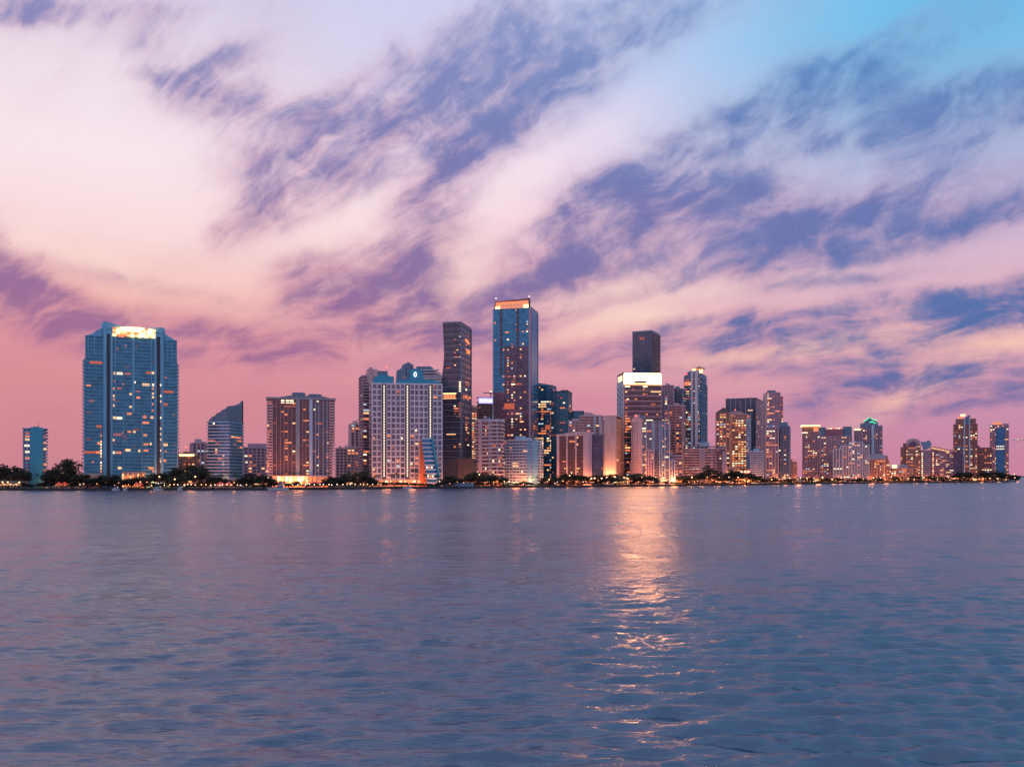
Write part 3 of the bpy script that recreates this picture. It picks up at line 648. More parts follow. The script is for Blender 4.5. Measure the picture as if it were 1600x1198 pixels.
def grid_hotel():
    b = Bld('hotel_tower', 'white grid facade hotel with three glowing light strips and peaked roof tower', 581.5, 691, 850, 0, 36)
    u, z = b.u, b.z; H = z(600); base = z(748); n = 17; st = (H - base) / n
    b.box('core', 0, b.w, 0, b.d, -1, H, 'glass_grey')
    for i in range(n + 1):
        b.box('spandrel', -.4, b.w + .4, -.55, b.d, base + i * st - .75, base + i * st + .75, 'white_concrete')
    cols = [581.8, 589.2, 596.3, 604, 611, 618.3, 625.5, 632.8, 640.5, 647.7, 654.8, 662, 668.8, 676, 683.5, 690.6]
    for px in cols: b.box('pier', u(px) - .62, u(px) + .62, -.75, .4, base - 3, H, 'white_concrete')
    for px in (600.2, 636.6, 672.4):
        b.box('dark_recess', u(px) - 2.2, u(px) + 2.2, -.9, .2, base, H - .4, 'dark_concrete')
        for k in range(34):
            if px > 660 and k < 12: continue
            b.box('light_strip', u(px) - .62, u(px) + .62, -1.15, -.92, base + 2 + k * (H - base - 3) / 34, base + 2 + (k + .78) * (H - base - 3) / 34, 'strip_white')
    for i in range(n):   # rooms: two storeys to a square, some dark, some with a lit lower or upper half
        for j in range(15):
            if j in (2, 7, 12): continue
            a, c = u(cols[j]) + .75, u(cols[j + 1]) - .75; zb = base + i * st + .9; zt = base + (i + 1) * st - .9
            r = rnd.random()
            b.box('window_mullion', a, c, -.3, -.02, (zb + zt) / 2 - .15, (zb + zt) / 2 + .15, 'grey_concrete')
            if r < .30: b.box('window', a, c, -.14, -.02, zb, zt, 'glass_dark')
            elif r < .30 + .16 * (1.4 - i / n):
                m = pick('ember'); lo = rnd.random() < .5
                b.box('lit_window', a, c if rnd.random() < .6 else (a + c) / 2, -.2, -.02, zb if lo else (zb + zt) / 2 + .2, (zb + zt) / 2 - .2 if lo else zt, m)
                if rnd.random() < .6: b.box('lit_window', a, c, -.16, -.02, zb if not lo else (zb + zt) / 2 + .2, (zb + zt) / 2 - .2 if not lo else zt, 'lit_dim')
    # roof: left vault, right vault, peaked tower with round emblem
    def vault(xa, xb, top, y0, y1, nm):
        xm, xr, hh = (u(xa) + u(xb)) / 2, (u(xb) - u(xa)) / 2, z(top) - H
        prism(b.root, nm, [(xm + xr * math.cos(t), H + hh * math.sin(t) ** .6) for t in [math.pi * k / 12 for k in range(13)]], y0, y1, 'teal_stucco')
    vault(582.5, 615, 585.5, 1, 22, 'roof_vault'); vault(618, 688, 592, 1, 22, 'roof_vault')
    b.box('roof_block', u(607), u(615), 4, 20, H, z(587.5), 'slate_blue')
    prism(b.root, 'roof_tower', [(u(618), H), (u(619.5), z(579)), (u(627), z(575)), (u(628.5), z(570)), (u(638), z(565)), (u(646), z(569.5)), (u(646.5), z(577)), (u(653), z(578)), (u(654), H)], 2.4, 20, 'slate_blue')
    b.box('roof_slot', u(634), u(635.6), 2.1, 2.4, z(588), z(572), 'dark_concrete'); b.box('roof_slot', u(641), u(643.5), 2.1, 2.4, z(592), z(571), 'glass_dark')
    prism(b.root, 'tower_face', [(u(640), H), (u(640), z(577)), (u(649), z(575)), (u(660), z(578)), (u(664), H)], 1.6, 2.35, 'teal_stucco')
    ex, ez = u(648.8), z(584.5)
    ed = prism(b.root, 'emblem_disc', [(ex + 1.75 * math.cos(k * math.pi / 10), ez + 2.7 * math.sin(k * math.pi / 10)) for k in range(20)], 1.2, 1.5, 'sign_white')
    prism(ed, 'emblem_core', [(ex + .45 * math.cos(k * math.pi / 6), ez + 1.2 * math.sin(k * math.pi / 6)) for k in range(12)], 1.08, 1.19, 'slate_blue')
    b.box('lit_window', u(631), u(633), 2.05, 2.39, z(590), z(588), 'lit_ember')
    b.box('podium', u(577), u(692), -10, 4, -1, base - .8, 'tan_stucco')
    for k in range(15): b.box('entrance_light', u(581 + 7.2 * k), u(584.4 + 7.2 * k), -10.3, -10, base - 3.2, base - 1.6, ('lit_white', 'lit_yellow', 'lit_orange')[k % 3])
grid_hotel()

def stepped_office():
    b = Bld('office_building', 'small terraced office building with slanted rust flank in front of the grid hotel', 655, 690, 822, 6, 22)
    u, z = b.u, b.z; Ht = z(684); nb = 11
    prism(b.root, 'slanted_wall', [(u(656.5), z(690)), (u(659), Ht), (u(669), -1), (u(655), -1)], -.4, 14, 'terracotta')  # rust wall, with the orange light on it put into its colour
    for i in range(nb):
        t0, t1 = i / nb, (i + 1) / nb; z0_, z1_ = Ht * (1 - t1), Ht * (1 - t0)
        xl = 659 + 10.5 * t0; xr = 672 + 13.5 * t0
        b.box('storey', u(xl), u(xr), -1.2 - 4.5 * t0, 12, z0_, z1_ - 1.5, 'glass_blue')
        b.box('terrace_slab', u(xl) - .3, u(xr) + .4, -1.7 - 4.5 * t0, 12, z1_ - 1.5, z1_, 'cool_white')
        if i in (6, 8): 
            for k in range(3): b.box('lit_window', u(xl + 2 + 3.6 * k), u(xl + 4.5 + 3.6 * k), -1.35 - 4.5 * t0, -1.2 - 4.5 * t0, z0_ + .6, z1_ - 2, ('lit_white', 'lit_orange')[k % 2])
    prism(b.root, 'end_wall', [(u(672.6), Ht), (u(675), Ht), (u(689.5), -1), (u(686), -1)], -1.0, 12, 'teal_stucco')
stepped_office()

def curved_tower():
    """dark tower whose left edge sweeps in at the waist"""
    b = Bld('residential_tower', 'tall dark tower with a curved waisted left edge and glowing amber sky lounge', 692, 720.5, 885, 16, 26)
    u, z = b.u, b.z; b.d = max(14, min(40, b.side(736.5))); w, d = b.w, b.d; H = z(504, w)
    def left(py):     # photo x of the left edge at height py
        t = (py - 504) / (600 - 504.)
        return 691.8 + 2.6 * math.sin(min(1, t) * math.pi * .62) - (5.2 * max(0, t - .55) / .45 if t < 1 else 5.2) * (1 if t > .55 else 0)
    n = 56; st = H / n; prof = [(u(left(504 + (743 - 504) * k / 24)), H - (H - z(743)) * k / 24) for k in range(25)]
    prism(b.root, 'core', prof + [(w, z(743)), (w, H)], 0, d, 'glass_dark')
    for i in range(4, n + 1):
        zc = i * st; py = HY - (zc + GZ - CAMZ) / Y_of(b) * FPX
        b.box('floor_slab', u(left(py)) - .3, w + .3, -.45, d + .5, zc - .42, zc + .42, 'dark_concrete' if i % 2 else 'metal_grey')
    b.box('corner_fin', w - .5, w + .5, -.6, .6, z(717), H, 'slate_blue'); b.box('corner_fin', w - .4, w + .6, d - .6, d + .6, z(717), H, 'dark_concrete')
    b.box('crown_screen', u(692.2), w + .2, -.2, d, H, H + 1.2, 'slate_blue')
    b.lit(u(697), w, z(700), H - 8, 6, 46, .09, 'ember'); b.lit(0, d, z(700), H - 8, 5, 46, .13, 'ember', sd=1)
    for k in range(4): b.box('lounge_window', u(693.5 + 4.7 * k), u(697.7 + 4.7 * k), -.7, -.4, z(622), z(615.5), 'crown_amber')
    b.box('lounge_frame', u(692.5), u(713), -.8, -.45, z(615.4), z(614.2), 'crown_gold'); b.box('lounge_frame', u(692.5), u(713), -.8, -.45, z(623), z(622.2), 'lit_yellow')
    for k in range(4): b.box('lit_window', w + .35, w + .6, d * (.15 + .2 * k), d * (.3 + .2 * k), z(622 - (k % 2) * 3), z(616), ('lit_ember', 'lit_orange')[k % 2])
    for k in range(5): b.box('lit_window', u(717.5), u(720.4), -.7, -.5, z(612 - 3.4 * k), z(610 - 3.4 * k), 'lit_white')
    for a, py in ((.35, 528), (.5, 530), (.55, 543), (.5, 546)): b.box('lit_window', w + .45, w + .65, d * a, d * (a + .3), z(py) - 1.2, z(py) + 1.2, 'lit_orange')
    b.box('podium', u(689.5), u(741), -3, d + 6, -1, z(717), 'dark_concrete'); b.box('podium_wing', u(716), u(741.5), -4.2, -3.1, -1, z(716), 'brown_concrete')
def Y_of(b): return b.o[1] + b.w * .5 * b.ax[1]
curved_tower()

plain_tower('apartment_tower', 'thin rose apartment tower wedged in the gap beside the dark curved tower', 733, 745, 637, 1230, 0, 18, 'glass_brown', 'tan_stucco', 'grid', p=.3, pal='bright')
b = plain_tower('office_tower', 'brown office tower topped with a glowing violet sign beside the blue glass skyscraper', 747, 782, 628, 1240, -6, 26, 'glass_brown', 'rust_stucco', 'bands', p=.10, roof='none')
b.box('sign_board', b.u(748), b.u(776), -1.2, .2, b.z(630), b.z(622), 'sign_violet')
for k in range(6): b.box('sign_letter', b.u(750 + 4 * k), b.u(753 + 4 * k), -1.45, -1.22, b.z(628), b.z(624), 'sign_white')
b.box('roof_beam', b.u(746), b.u(778), -1, 14, b.z(621.8), b.z(620.6), 'slate_blue')
# crane jib standing on that roof
c = bpy.data.objects.new('tower_crane', None); COL.objects.link(c); c.location = (b.o[0] + b.u(768) * b.ax[0] + 10 * b.dp[0], b.o[1] + b.u(768) * b.ax[1] + 10 * b.dp[1], GZ + b.z(621)); c.rotation_euler = (0, 0, -b.r)
tag(c, 'small dark rooftop crane above the violet sign', 'crane'); box(c, 'mast', -.5, .5, -.5, .5, 0, 8, 'dark_concrete'); box(c, 'jib', -11, 5, -.4, .4, 7, 8.2, 'dark_concrete'); box(c, 'counterweight', 3, 5, -.8, .8, 5.4, 7, 'dark_concrete'); box(c, 'work_light', -1, 1, -1, -.5, 9, 10.4, 'lamp_warm'); box(c, 'cab', -1.4, .9, -1, -.5, 5, 6.8, 'metal_grey')

def balcony_condo():
    b = Bld('condominium_block', 'white condominium block with alternating balcony rows and a pale blank pier', 742.5, 785, 885, 5, 24)
    u, z = b.u, b.z; H = z(658); n = 17; st = H / n
    b.box('core', 0, b.w, 0, b.d, -1, H, 'glass_brown')
    for i in range(1, n + 1):
        zc = i * st
        b.box('balcony_slab', u(742), u(748), -1.2, b.d, zc - 1.0, zc + .5, 'pink_stucco')
        b.box('balcony_slab', u(753), u(764.5), -1.0, 6, zc - .75, zc + .4, 'white_concrete')
        b.box('balcony_slab', u(764.5), u(786), -1.7, b.d, zc - .45, zc + .7, 'white_concrete')
        for px in (767.5, 777): b.box('window_pier', u(px) - .8, u(px) + .8, -.6, .5, zc - st + .75, zc - .5, 'mauve_concrete')
    b.box('blank_pier', u(748), u(753), -1.6, 4, -1, H + .8, 'pink_stucco'); b.box('corner_pier', u(764), u(765), -1.4, 2, -1, H, 'white_concrete')
    b.box('roof_slab', -.8, b.w + .8, -1.8, b.d, H + .8, H + 2, 'white_concrete'); b.box('plant_room', u(755), u(764), 4, 14, H + 2, z(651), 'slate_blue')
    b.lit(u(753), u(765), 0, H, 5, n, .2, 'ember'); b.lit(u(766), u(785), 0, H, 6, n, .12, 'warm'); b.lit(u(742.5), u(748), 0, H, 2, n, .2, 'ember')
balcony_condo()

def glass_skyscraper():
    b = Bld('skyscraper', 'tallest blue glass skyscraper with a lit salmon lantern crown', 770.5, 829, 1115, 14, 30)
    u, z = b.u, b.z; b.d = max(18, min(45, b.side(840.5))); w, d = b.w, b.d; H = z(481, w)
    b.box('core', 0, w, 0, d, -1, H, 'glass_blue')
    n = 62; st = H / n
    for i in range(1, n + 1):
        big = i % 3 == 0
        b.box('floor_line', -.25, w + .25, -.3, d + .25, i * st - (.42 if big else .2), i * st + (.42 if big else .2), 'blue_concrete' if i > 24 else 'mauve_concrete')
    for px in (783, 809): 
        b.box('dark_strip', u(px) - 1.6, u(px) + 1.6, -.5, .2, z(585), H - 3, 'glass_dark')
        for k in range(16): b.box('strip_panel', u(px) - 1.3, u(px) + 1.3, -.65, -.5, z(583) + 5.4 * k, z(583) + 5.4 * k + 2.2, 'dark_concrete')
    b.box('corner_reveal', w - 2.2, w + .3, -.55, 1.4, 0, H, 'mauve_concrete'); b.box('corner_reveal', w + .1, w + .5, 2.0, 5.5, 0, H, 'glass_dark')
    b.box('corner_edge', -.5, .4, -.5, 1, 0, H, 'cool_white'); b.box('corner_edge', w - .4, w + .5, d - .7, d + .5, 0, H, 'dark_concrete')
    # dark sheets stand in for the older towers reflected in the facade
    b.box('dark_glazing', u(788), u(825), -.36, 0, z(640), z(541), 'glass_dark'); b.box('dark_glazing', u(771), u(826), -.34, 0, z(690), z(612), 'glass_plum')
    b.lit(u(772), w - 3, z(690), z(540), 16, 36, .16, 'bright', y0=-.3, run=.15); b.lit(u(772), w - 3, z(540), H, 16, 15, .05, 'bright', y0=-.3); b.lit(2, d, z(700), z(600), 5, 24, .2, 'ember', sd=1)
    b.box('lit_window', u(788), u(804), -.7, -.3, z(639), z(630), 'lit_ember')
    # open lantern crown: screen walls, lettering, glowing back wall
    zt = z(467.5, w); zb = H
    b.box('crown_back_wall', u(773.5), u(826), 3.0, 3.6, zb, zt - 1, 'crown_amber')
    b.box('crown_post', u(772.5), u(773.8), .2, 4, zb, zt - 3, 'rust_stucco'); b.box('crown_post', u(825.6), u(827.2), .2, 6, zb, zt, 'dark_concrete')
    prism(b.root, 'crown_beam', [(u(772.5), z(470.8)), (u(827.2), z(468.4)), (u(827.2), z(467)), (u(772.5), z(469.6))], .2, 6, 'rust_stucco')
    b.box('crown_sill', 0, w, -.2, 3, zb - .2, zb + .5, 'slate_blue')
    for k in range(9):   # lattice of the open roof screen
        x = u(783 + 3.9 * k)
        b.box('screen_post', x - .25, x + .25, 1.2, 1.7, zb + .5, zb + 7, 'white_concrete')
        if k < 8: b.box('screen_rail', x + .27, u(783 + 3.9 * (k + 1)) - .27, 1.25, 1.65, zb + 4.4, zb + 4.9, 'white_concrete')
    b.box('crown_light', u(774), u(781), .6, 1.0, zb + .5, zb + 4, 'crown_gold'); b.box('crown_light', u(818), u(825.4), .6, 1.0, zb + .6, zb + 5, 'crown_gold')
    for px in (774, 800, 826): b.mast(u(px), 3, z(468.6), 3.5, 'lamp_white' if px != 800 else None)
    b.box('side_shoulder', w - 1, w + .2, 6, d, H - .2, H + 2.4, 'glass_blue')
glass_skyscraper()

def corner_condo():
    b = Bld('condominium_block', 'low white waterfront condominium with a bright blue painted corner wall', 786, 828, 868, 20, 20)
    u, z = b.u, b.z; b.d = max(14, min(40, b.side(850))); w, d = b.w, b.d; H = z(688, w); n = 15; st = H / n
    b.box('core', 0, w, 0, d, -1, H, 'glass_plum')
    for i in range(1, n + 1): b.box('balcony_slab', -1.0, w + 1.4, -1.3, d + 1.4, i * st - .6, i * st + 1.0, 'cool_white')
    for k in range(9): b.box('fin', w * k / 8 - .25, w * k / 8 + .25, -.9, .4, 0, H, 'cool_white')
    b.box('blue_wall', w + .1, w + 1.9, d * .08, d * .52, -1, H + 1, 'sky_blue_paint'); b.box('blue_wall', w - 2.4, w + .08, -1.45, 2, -1, H + .9, 'sky_blue_paint')
    b.box('blue_wall', w + 1.5, w + 2.0, d * .7, d * .78, 0, H, 'cool_white')
    b.box('plant_room', w * .4, w * .7, 4, 12, H + .9, H + 5, 'cool_white'); b.box('plant_room', w * .75, w * .95, 4, 10, H + .9, H + 3, 'cool_white')
    b.lit(0, w, 0, H, 12, n, .16, 'warm'); b.lit(d * .55, d, 0, H, 4, n, .1, 'warm', sd=1)
    for k in range(8): b.box('lobby_light', u(788 + 3 * k), u(790 + 3 * k), -2.2, -1.9, 1, 3.6, 'lit_white')
corner_condo()

b = plain_tower('office_tower', 'teal glass office tower with slanted roofline right of the tallest skyscraper', 836, 863, 603, 1180, 12, 28, 'glass_teal', 'slate_blue', 'glass', p=.2, pal='bright', roof='none')
prism(b.root, 'slanted_roof', [(0, b.H), (0, b.z(597)), (b.w, b.z(602)), (b.w, b.H)], .2, 20, 'teal_stucco')
b.box('lit_window', b.u(852), b.u(860), -.5, -.2, b.z(671), b.z(664), 'lit_ember')
b = plain_tower('office_tower', 'dark teal office tower with a smooth reflective flank behind the brown hotel', 861, 888, 612, 1150, 10, 30, 'glass_teal', 'dark_concrete', 'glass', p=.10, roof='none')
b.box('facade_fin', b.u(872), b.u(873), -.6, .3, b.z(690), b.H, 'slate_blue'); b.box('roof_rail', b.u(876), b.u(887), 1, 3, b.H + 1, b.H + 2.5, 'rust_stucco')
plain_tower('apartment_tower', 'sliver of a rose tower behind the dark teal office', 884, 891, 628, 1300, 0, 14, 'glass_plum', 'pink_stucco', 'grid', p=.1)
plain_tower('office_block', 'flat topped dark teal office block above the pink apartments', 887, 911, 643, 1190, 4, 26, 'glass_teal', 'slate_blue', 'glass', p=.06, roof='none')
plain_tower('apartment_block', 'pink apartment block with small dark windows under the flat teal office', 889, 914, 658, 1090, 6, 22, 'glass_plum', 'pink_stucco', 'grid', p=.16)
b = plain_tower('apartment_tower', 'pink apartment tower with white corner frames behind the brown hotel', 906, 939, 650, 1060, 5, 24, 'glass_brown', 'pink_stucco', 'bands', p=.18)
b.box('corner_frame', b.u(928), b.u(931), -1, 4, 0, b.H + 2, 'white_concrete'); b.box('corner_frame', b.u(936), b.u(939), -1, 4, 0, b.H + 2, 'white_concrete')

def brown_hotel():
    b = Bld('hotel_block', 'dark brown waterfront hotel block framed in pale concrete with a blank pink pier', 870.5, 913, 945, 6, 26)
    u, z = b.u, b.z; H = z(681); n = 14; st = H / n
    b.box('core', 0, b.w, 0, b.d, -1, H, 'glass_brown')
    for i in range(1, n): b.box('spandrel', .5, b.w, -.35, .4, i * st - .4, i * st + .4, 'brown_concrete')
    b.piers(u(874), u(911), 0, H, 15, .35, .5, 'brown_concrete', 'mullion')
    for px, wd in ((872, 1.4), (886, .8), (900, .8)): b.box('frame_pier', u(px) - wd, u(px) + wd, -1.0, 2, -1, H, 'pink_stucco')
    prism(b.root, 'roof_frame', [(u(869), H), (u(913), H), (u(913), z(673.5)), (u(869), z(678.5))], -1.2, b.d, 'pink_stucco')
    b.box('blank_pier', u(911.5), u(925), -2.4, 14, -1, z(674.5), 'pink_stucco'); b.box('blank_pier_edge', u(919), u(925.2), -2.8, -2.42, -1, z(674.5), 'mauve_concrete')
    b.box('glass_wing', u(925.3), u(943), 0, 24, -1, z(680), 'glass_dark')
    for i in range(1, n): b.box('wing_line', u(925.4), u(943), -.25, .2, i * st - .3, i * st + .3, 'dark_concrete')
    b.box('wing_roof', u(925), u(943.5), -.6, 24, z(680), z(678.6), 'slate_blue')
    b.lit(u(874), u(911), 2, H, 15, n, .10, 'warm'); b.lit(u(926), u(942), 2, H * .7, 6, 10, .04, 'dim')
    for k in range(4): b.box('lit_window', u(890 + 2.6 * k), u(891.6 + 2.6 * k), -.55, -.3, z(691), z(688), 'lit_orange')
brown_hotel()

def floodlit_slab():
    b = Bld('apartment_tower', 'pale slab tower with a windowless wall floodlit orange from its foot', 944, 962.5, 1015, 12, 20)
    u, z = b.u, b.z; b.d = max(14, min(40, b.side(974.5))); H = z(652, b.w); n = 26; st = H / n
    b.box('core', 0, b.w, 0, b.d, -1, H, 'glass_brown'); b.box('blank_wall', 0, b.w + .02, -.8, 0, -1, H + 1.4, 'pink_stucco')
    b.box('side_wing', u(938), -.02, 1.5, 16, -1, z(655), 'pink_stucco')
    for i in range(n):
        b.box('wing_window', u(940.2), u(942), 1.3, 1.5, i * st + 1, i * st + 2.6, 'glass_dark')
        b.box('spandrel', b.w - .1, b.w + .5, .3, b.d, i * st - .9, i * st + .8, 'tan_stucco')
    for k in range(7): b.box('pier', b.w, b.w + .75, b.d * k / 6.2, b.d * k / 6.2 + .9, 0, H, 'tan_stucco')
    b.box('roof_slab', u(938), b.w + .8, -1, b.d, H + 1.4, H + 2.2, 'mauve_concrete')
    b.lit(0, b.d, 0, H, 6, n, .10, 'warm', sd=1)
    for x, y in ((b.w * .35, -7), (b.w * .8, -7), (b.w + 7, 5)):
        f = b.box('floodlight', x - .6, x + .6, y - .4, y + .4, 1.2, 2.0, 'lamp_warm')
        l = bpy.data.lights.new('flood_glow', 'SPOT'); l.energy = 42000; l.color = (1, .42, .12); l.spot_size = R(100); l.spot_blend = .9; l.shadow_soft_size = .8
        lo = bpy.data.objects.new('flood_glow', l); COL.objects.link(lo); lo.parent = b.root; lo.location = (x, y - .2, 2.6)
        tgt = Vector((b.w * .5, 0, 34)) if y < 0 else Vector((b.w, 8, 34)); lo.rotation_euler = (Vector((x, y, 2.6)) - tgt).to_track_quat('Z', 'Y').to_euler()
    b.box('podium', b.w - 1, b.w + 17, -4, 10, -1, 9, 'tan_stucco')
    for k in range(4):
        for j in range(2): b.box('entrance_light', b.w + .2 + 4 * k, b.w + 3.4 + 4 * k, -4.3, -4, 1 + 4 * j, 4 + 4 * j, ('crown_gold', 'lit_yellow')[(k + j) % 2])
floodlit_slab()

def lantern_tower():
    b = Bld('hotel_tower', 'dark banded hotel tower with a blazing white rooftop lantern', 974.5, 1033, 1075, -14, 26)
    u, z = b.u, b.z; b.d = max(12, min(36, b.side(961))); w, d = b.w, b.d; H = z(602); zt = z(583); n = 38; st = H / n
    b.box('core', 0, w, 0, d, -1, H, 'glass_brown')
    for i in range(1, n + 1): b.box('band', -.1, w + .6, -.6, d, i * st - .62, i * st + .5, 'dark_concrete' if i % 2 else 'mauve_concrete')
    b.box('side_wall', -.7, -.1, -.3, d, -1, z(592, 0), 'cool_white')
    for i in range(n):
        for k in range(4):
            if (i + k) % 2 == 0: b.box('side_window', -.85, -.7, d * (.08 + .23 * k), d * (.25 + .23 * k), i * st + .7, i * st + 2.6, 'dark_concrete')
    b.box('corner_post', -.8, .5, -.75, -.3, 0, zt, 'pink_stucco')
    # lantern: glowing wall behind posts under a thin roof
    N = 9
    for k in range(N): b.box('lantern_panel', w * k / N + .2, w * (k + 1) / N - .2, -.35, .0, H + 2.5, zt - .6, 'crown_white')
    for k in range(N + 1): b.box('lantern_post', w * k / N - .17, w * k / N + .17, -.4, .3, H, zt, 'tan_stucco')
    b.box('lantern_room', .2, w - .2, .3, d, H, zt - .2, 'tan_stucco'); b.box('lantern_roof', -.8, w + .8, -1.2, d, zt, zt + .8, 'tan_stucco')
    b.box('lantern_sill', -.4, w + .6, -1.0, .5, H + .3, H + 2.4, 'lit_yellow'); b.box('crown_sign', w * .27, w * .62, -.9, -.42, H + 2.5, H + 6, 'rust_stucco')
    for py in (588, 592.5): b.box('side_light', -1.0, -.72, d * .15, d * .75, z(py) - 1.2, z(py) + 1.2, 'crown_gold')
    prism(b.root, 'side_parapet', [(-.7, z(592, 0)), (0.2, z(592, 0)), (.2, zt), (-.7, zt - 2)], 0, d * .9, 'pink_stucco')
    b.lit(0, w, 4, H, 14, n, .10, 'warm', y0=-.5); b.lit(1, w * .18, H * .3, H, 2, 26, .5, 'bright', y0=-.5)
    b.mast(w * .5, 6, zt, 3)
lantern_tower()

b = plain_tower('residential_tower', 'tall slate residential tower standing behind the blazing hotel lantern', 988.5, 1018, 520, 1350, 18, 26, 'glass_dark', 'slate_blue', 'bands', fl=3.6, p=.035, roof='none', xs=1031, band=1.0)
b.box('crown_beam', -.6, b.w + .6, -.6, b.d, b.H + 1, b.H + 3, 'slate_blue')
for i in range(b.n): b.box('balcony_slab', b.w + .3, b.w + 1.8, 3, b.d + 1, i * b.st + 1.2, i * b.st + 2.3, 'rust_stucco')
for k in range(3): b.box('lit_window', b.u(1000 + 2.6 * k), b.u(1001.4 + 2.6 * k), -.7, -.4, b.z(531), b.z(527), 'lit_ember')

def ribbed_condo():
    b = Bld('condominium_block', 'white condominium block with tall vertical ribs and a pale windowed wing', 986.5, 1046, 1010, 6, 24)
    u, z = b.u, b.z; H = z(659); n = 24; st = H / n
    b.box('core', 0, b.w, 0, b.d, -1, H, 'glass_grey')
    b.box('pale_wing', u(987), u(1003), -1.6, 18, -1, z(653), 'pink_stucco')
    for i in range(n):
        b.box('spandrel', u(1003), b.w, -.25, .4, i * st - .5, i * st + .5, 'grey_concrete')
        for px in (991.5, 995.5): b.box('wing_window', u(px) - .5, u(px) + .5, -1.75, -1.6, i * st + .8, i * st + 2.2, 'dark_concrete')
    b.box('wing_recess', u(988.5), u(989.6), -1.7, -1.6, 0, H, 'dark_concrete')
    for px in (1003, 1010, 1019.5, 1022, 1031, 1034.5, 1039, 1046): b.box('rib', u(px) - .55, u(px) + .55, -1.3, 1, 0, H + .4, 'cool_white')
    b.box('roof_slab', u(1003), b.w + .6, -1, b.d, H + .4, H + 1.4, 'grey_concrete'); b.box('plant_room', u(991), u(999), -1, 12, z(653), z(647), 'pink_stucco'); b.box('plant_room', u(999.2), u(1006), 0, 12, z(653), z(648.5), 'slate_blue')
    b.box('beacon', u(993), u(994.5), -1.6, -1.1, z(650), z(648.5), 'lamp_red'); b.box('roof_light', u(1009.5), u(1020), -1.3, -1.0, H + 1.5, H + 2.6, 'lit_white')
    b.lit(u(1003), u(1045), 0, H, 11, n, .17, 'bright', y0=-.1)
ribbed_condo()

plain_tower('apartment_tower', 'mauve apartment tower with bright window column right of the blazing lantern', 1034, 1052, 603, 1210, 4, 22, 'glass_plum', 'mauve_concrete', 'grid', p=.24, pal='bright')
plain_tower('apartment_tower', 'blue grey apartment tower squeezed beside the white crowned tower', 1052, 1066, 608, 1230, 8, 22, 'glass_dark', 'slate_blue', 'bands', p=.1)
plain_tower('condominium_tower', 'rose condominium tower with stacked balconies below the mauve pair', 1046, 1066, 634, 1110, 8, 22, 'glass_brown', 'pink_stucco', 'balcony', p=.14)
plain_tower('apartment_block', 'dim apartment block dotted with golden lights left of the white crowned tower', 1060, 1082, 652, 1150, 0, 20, 'glass_brown', 'brown_concrete', 'bands', p=.5, pal='bright')

def crowned_tower():
    b = Bld('condominium_tower', 'white and blue condominium tower with twin vertical piers and a lit disc crown', 1069, 1093, 1130, 14, 24)
    u, z = b.u, b.z; b.d = max(16, min(40, b.side(1116))); w, d = b.w, b.d; H = z(590, w); n = 42; st = H / n
    b.box('core', 0, w, 0, d, -1, H, 'glass_teal'); b.box('rear_core', w * .2, w + .0, d * .2, d, H, H + 6, 'slate_blue')
    for i in range(1, n + 1):
        b.box('balcony_slab', -.8, u(1080), -1.2, d * .6, i * st - .3, i * st + .45, 'slate_blue')
        b.box('balcony_slab', w + .0, w + 1.2, .8, d + 1.0, i * st - .35, i * st + .5, 'blue_concrete')
    for a, c in ((1080, 1083.2), (1086, 1090.5)): b.box('pier', u(a), u(c), -1.6, 4, 0, z(579), 'white_concrete')
    b.box('recess', u(1083.2), u(1086), -.4, 1, 0, H, 'glass_dark')
    for k in range(5): b.box('fin', w + .2, w + 1.5, d * (.2 + .19 * k) - .4, d * (.2 + .19 * k) + .4, 4, H - 6 * (k > 2), 'slate_blue')
    prism(b.root, 'top_step', [(u(1068), H), (u(1070), z(584)), (u(1076), z(580)), (u(1092), z(579)), (u(1094), H)], .4, 14, 'slate_blue')
    b.box('top_block', w - 1, w + .6, 4, d * .8, H, z(583), 'slate_blue')
    cx, cy = u(1090), 9.0
    ring = lambda r: [(cx + r * math.cos(k * math.pi / 10), cy + r * math.sin(k * math.pi / 10)) for k in range(20)]
    prism(b.root, 'crown_drum', ring(5.2), z(581), z(576), 'crown_amber', axis='z'); prism(b.root, 'crown_disc', ring(7.6), z(576), z(574.6), 'tan_stucco', axis='z'); prism(b.root, 'crown_cap', ring(3.0), z(574.6), z(572.6), 'roof_tile', axis='z')
    b.box('crown_light', cx - 7.4, cx - 3, cy - 8.2, cy - 7.6, z(580.5), z(576.4), 'crown_gold'); b.box('crown_light', cx + 2, cx + 6.4, cy - 8.2, cy - 7.6, z(583), z(578), 'crown_gold')
    b.box('beacon', u(1070), u(1074), .0, .39, z(585), z(583), 'sign_red')
    b.lit(0, u(1080), 8, H, 4, n, .20, 'warm', y0=-.9, h=1.5); b.lit(u(1083), u(1086), 8, H, 1, n, .25, 'warm', y0=-.4); b.lit(u(1090.5), w, 8, H, 2, n, .16, 'warm'); b.lit(1, d, 8, H, 6, n, .07, 'warm', sd=1)
    for k in range(4): b.box('lit_window', u(1070 + 2.4 * k), u(1071.8 + 2.4 * k), -1.4, -1.1, z(602), z(596), 'lit_orange')
    b.box('pool_house', u(1093), u(1107), -2, 6, z(700), z(691), 'cool_white')
crowned_tower()

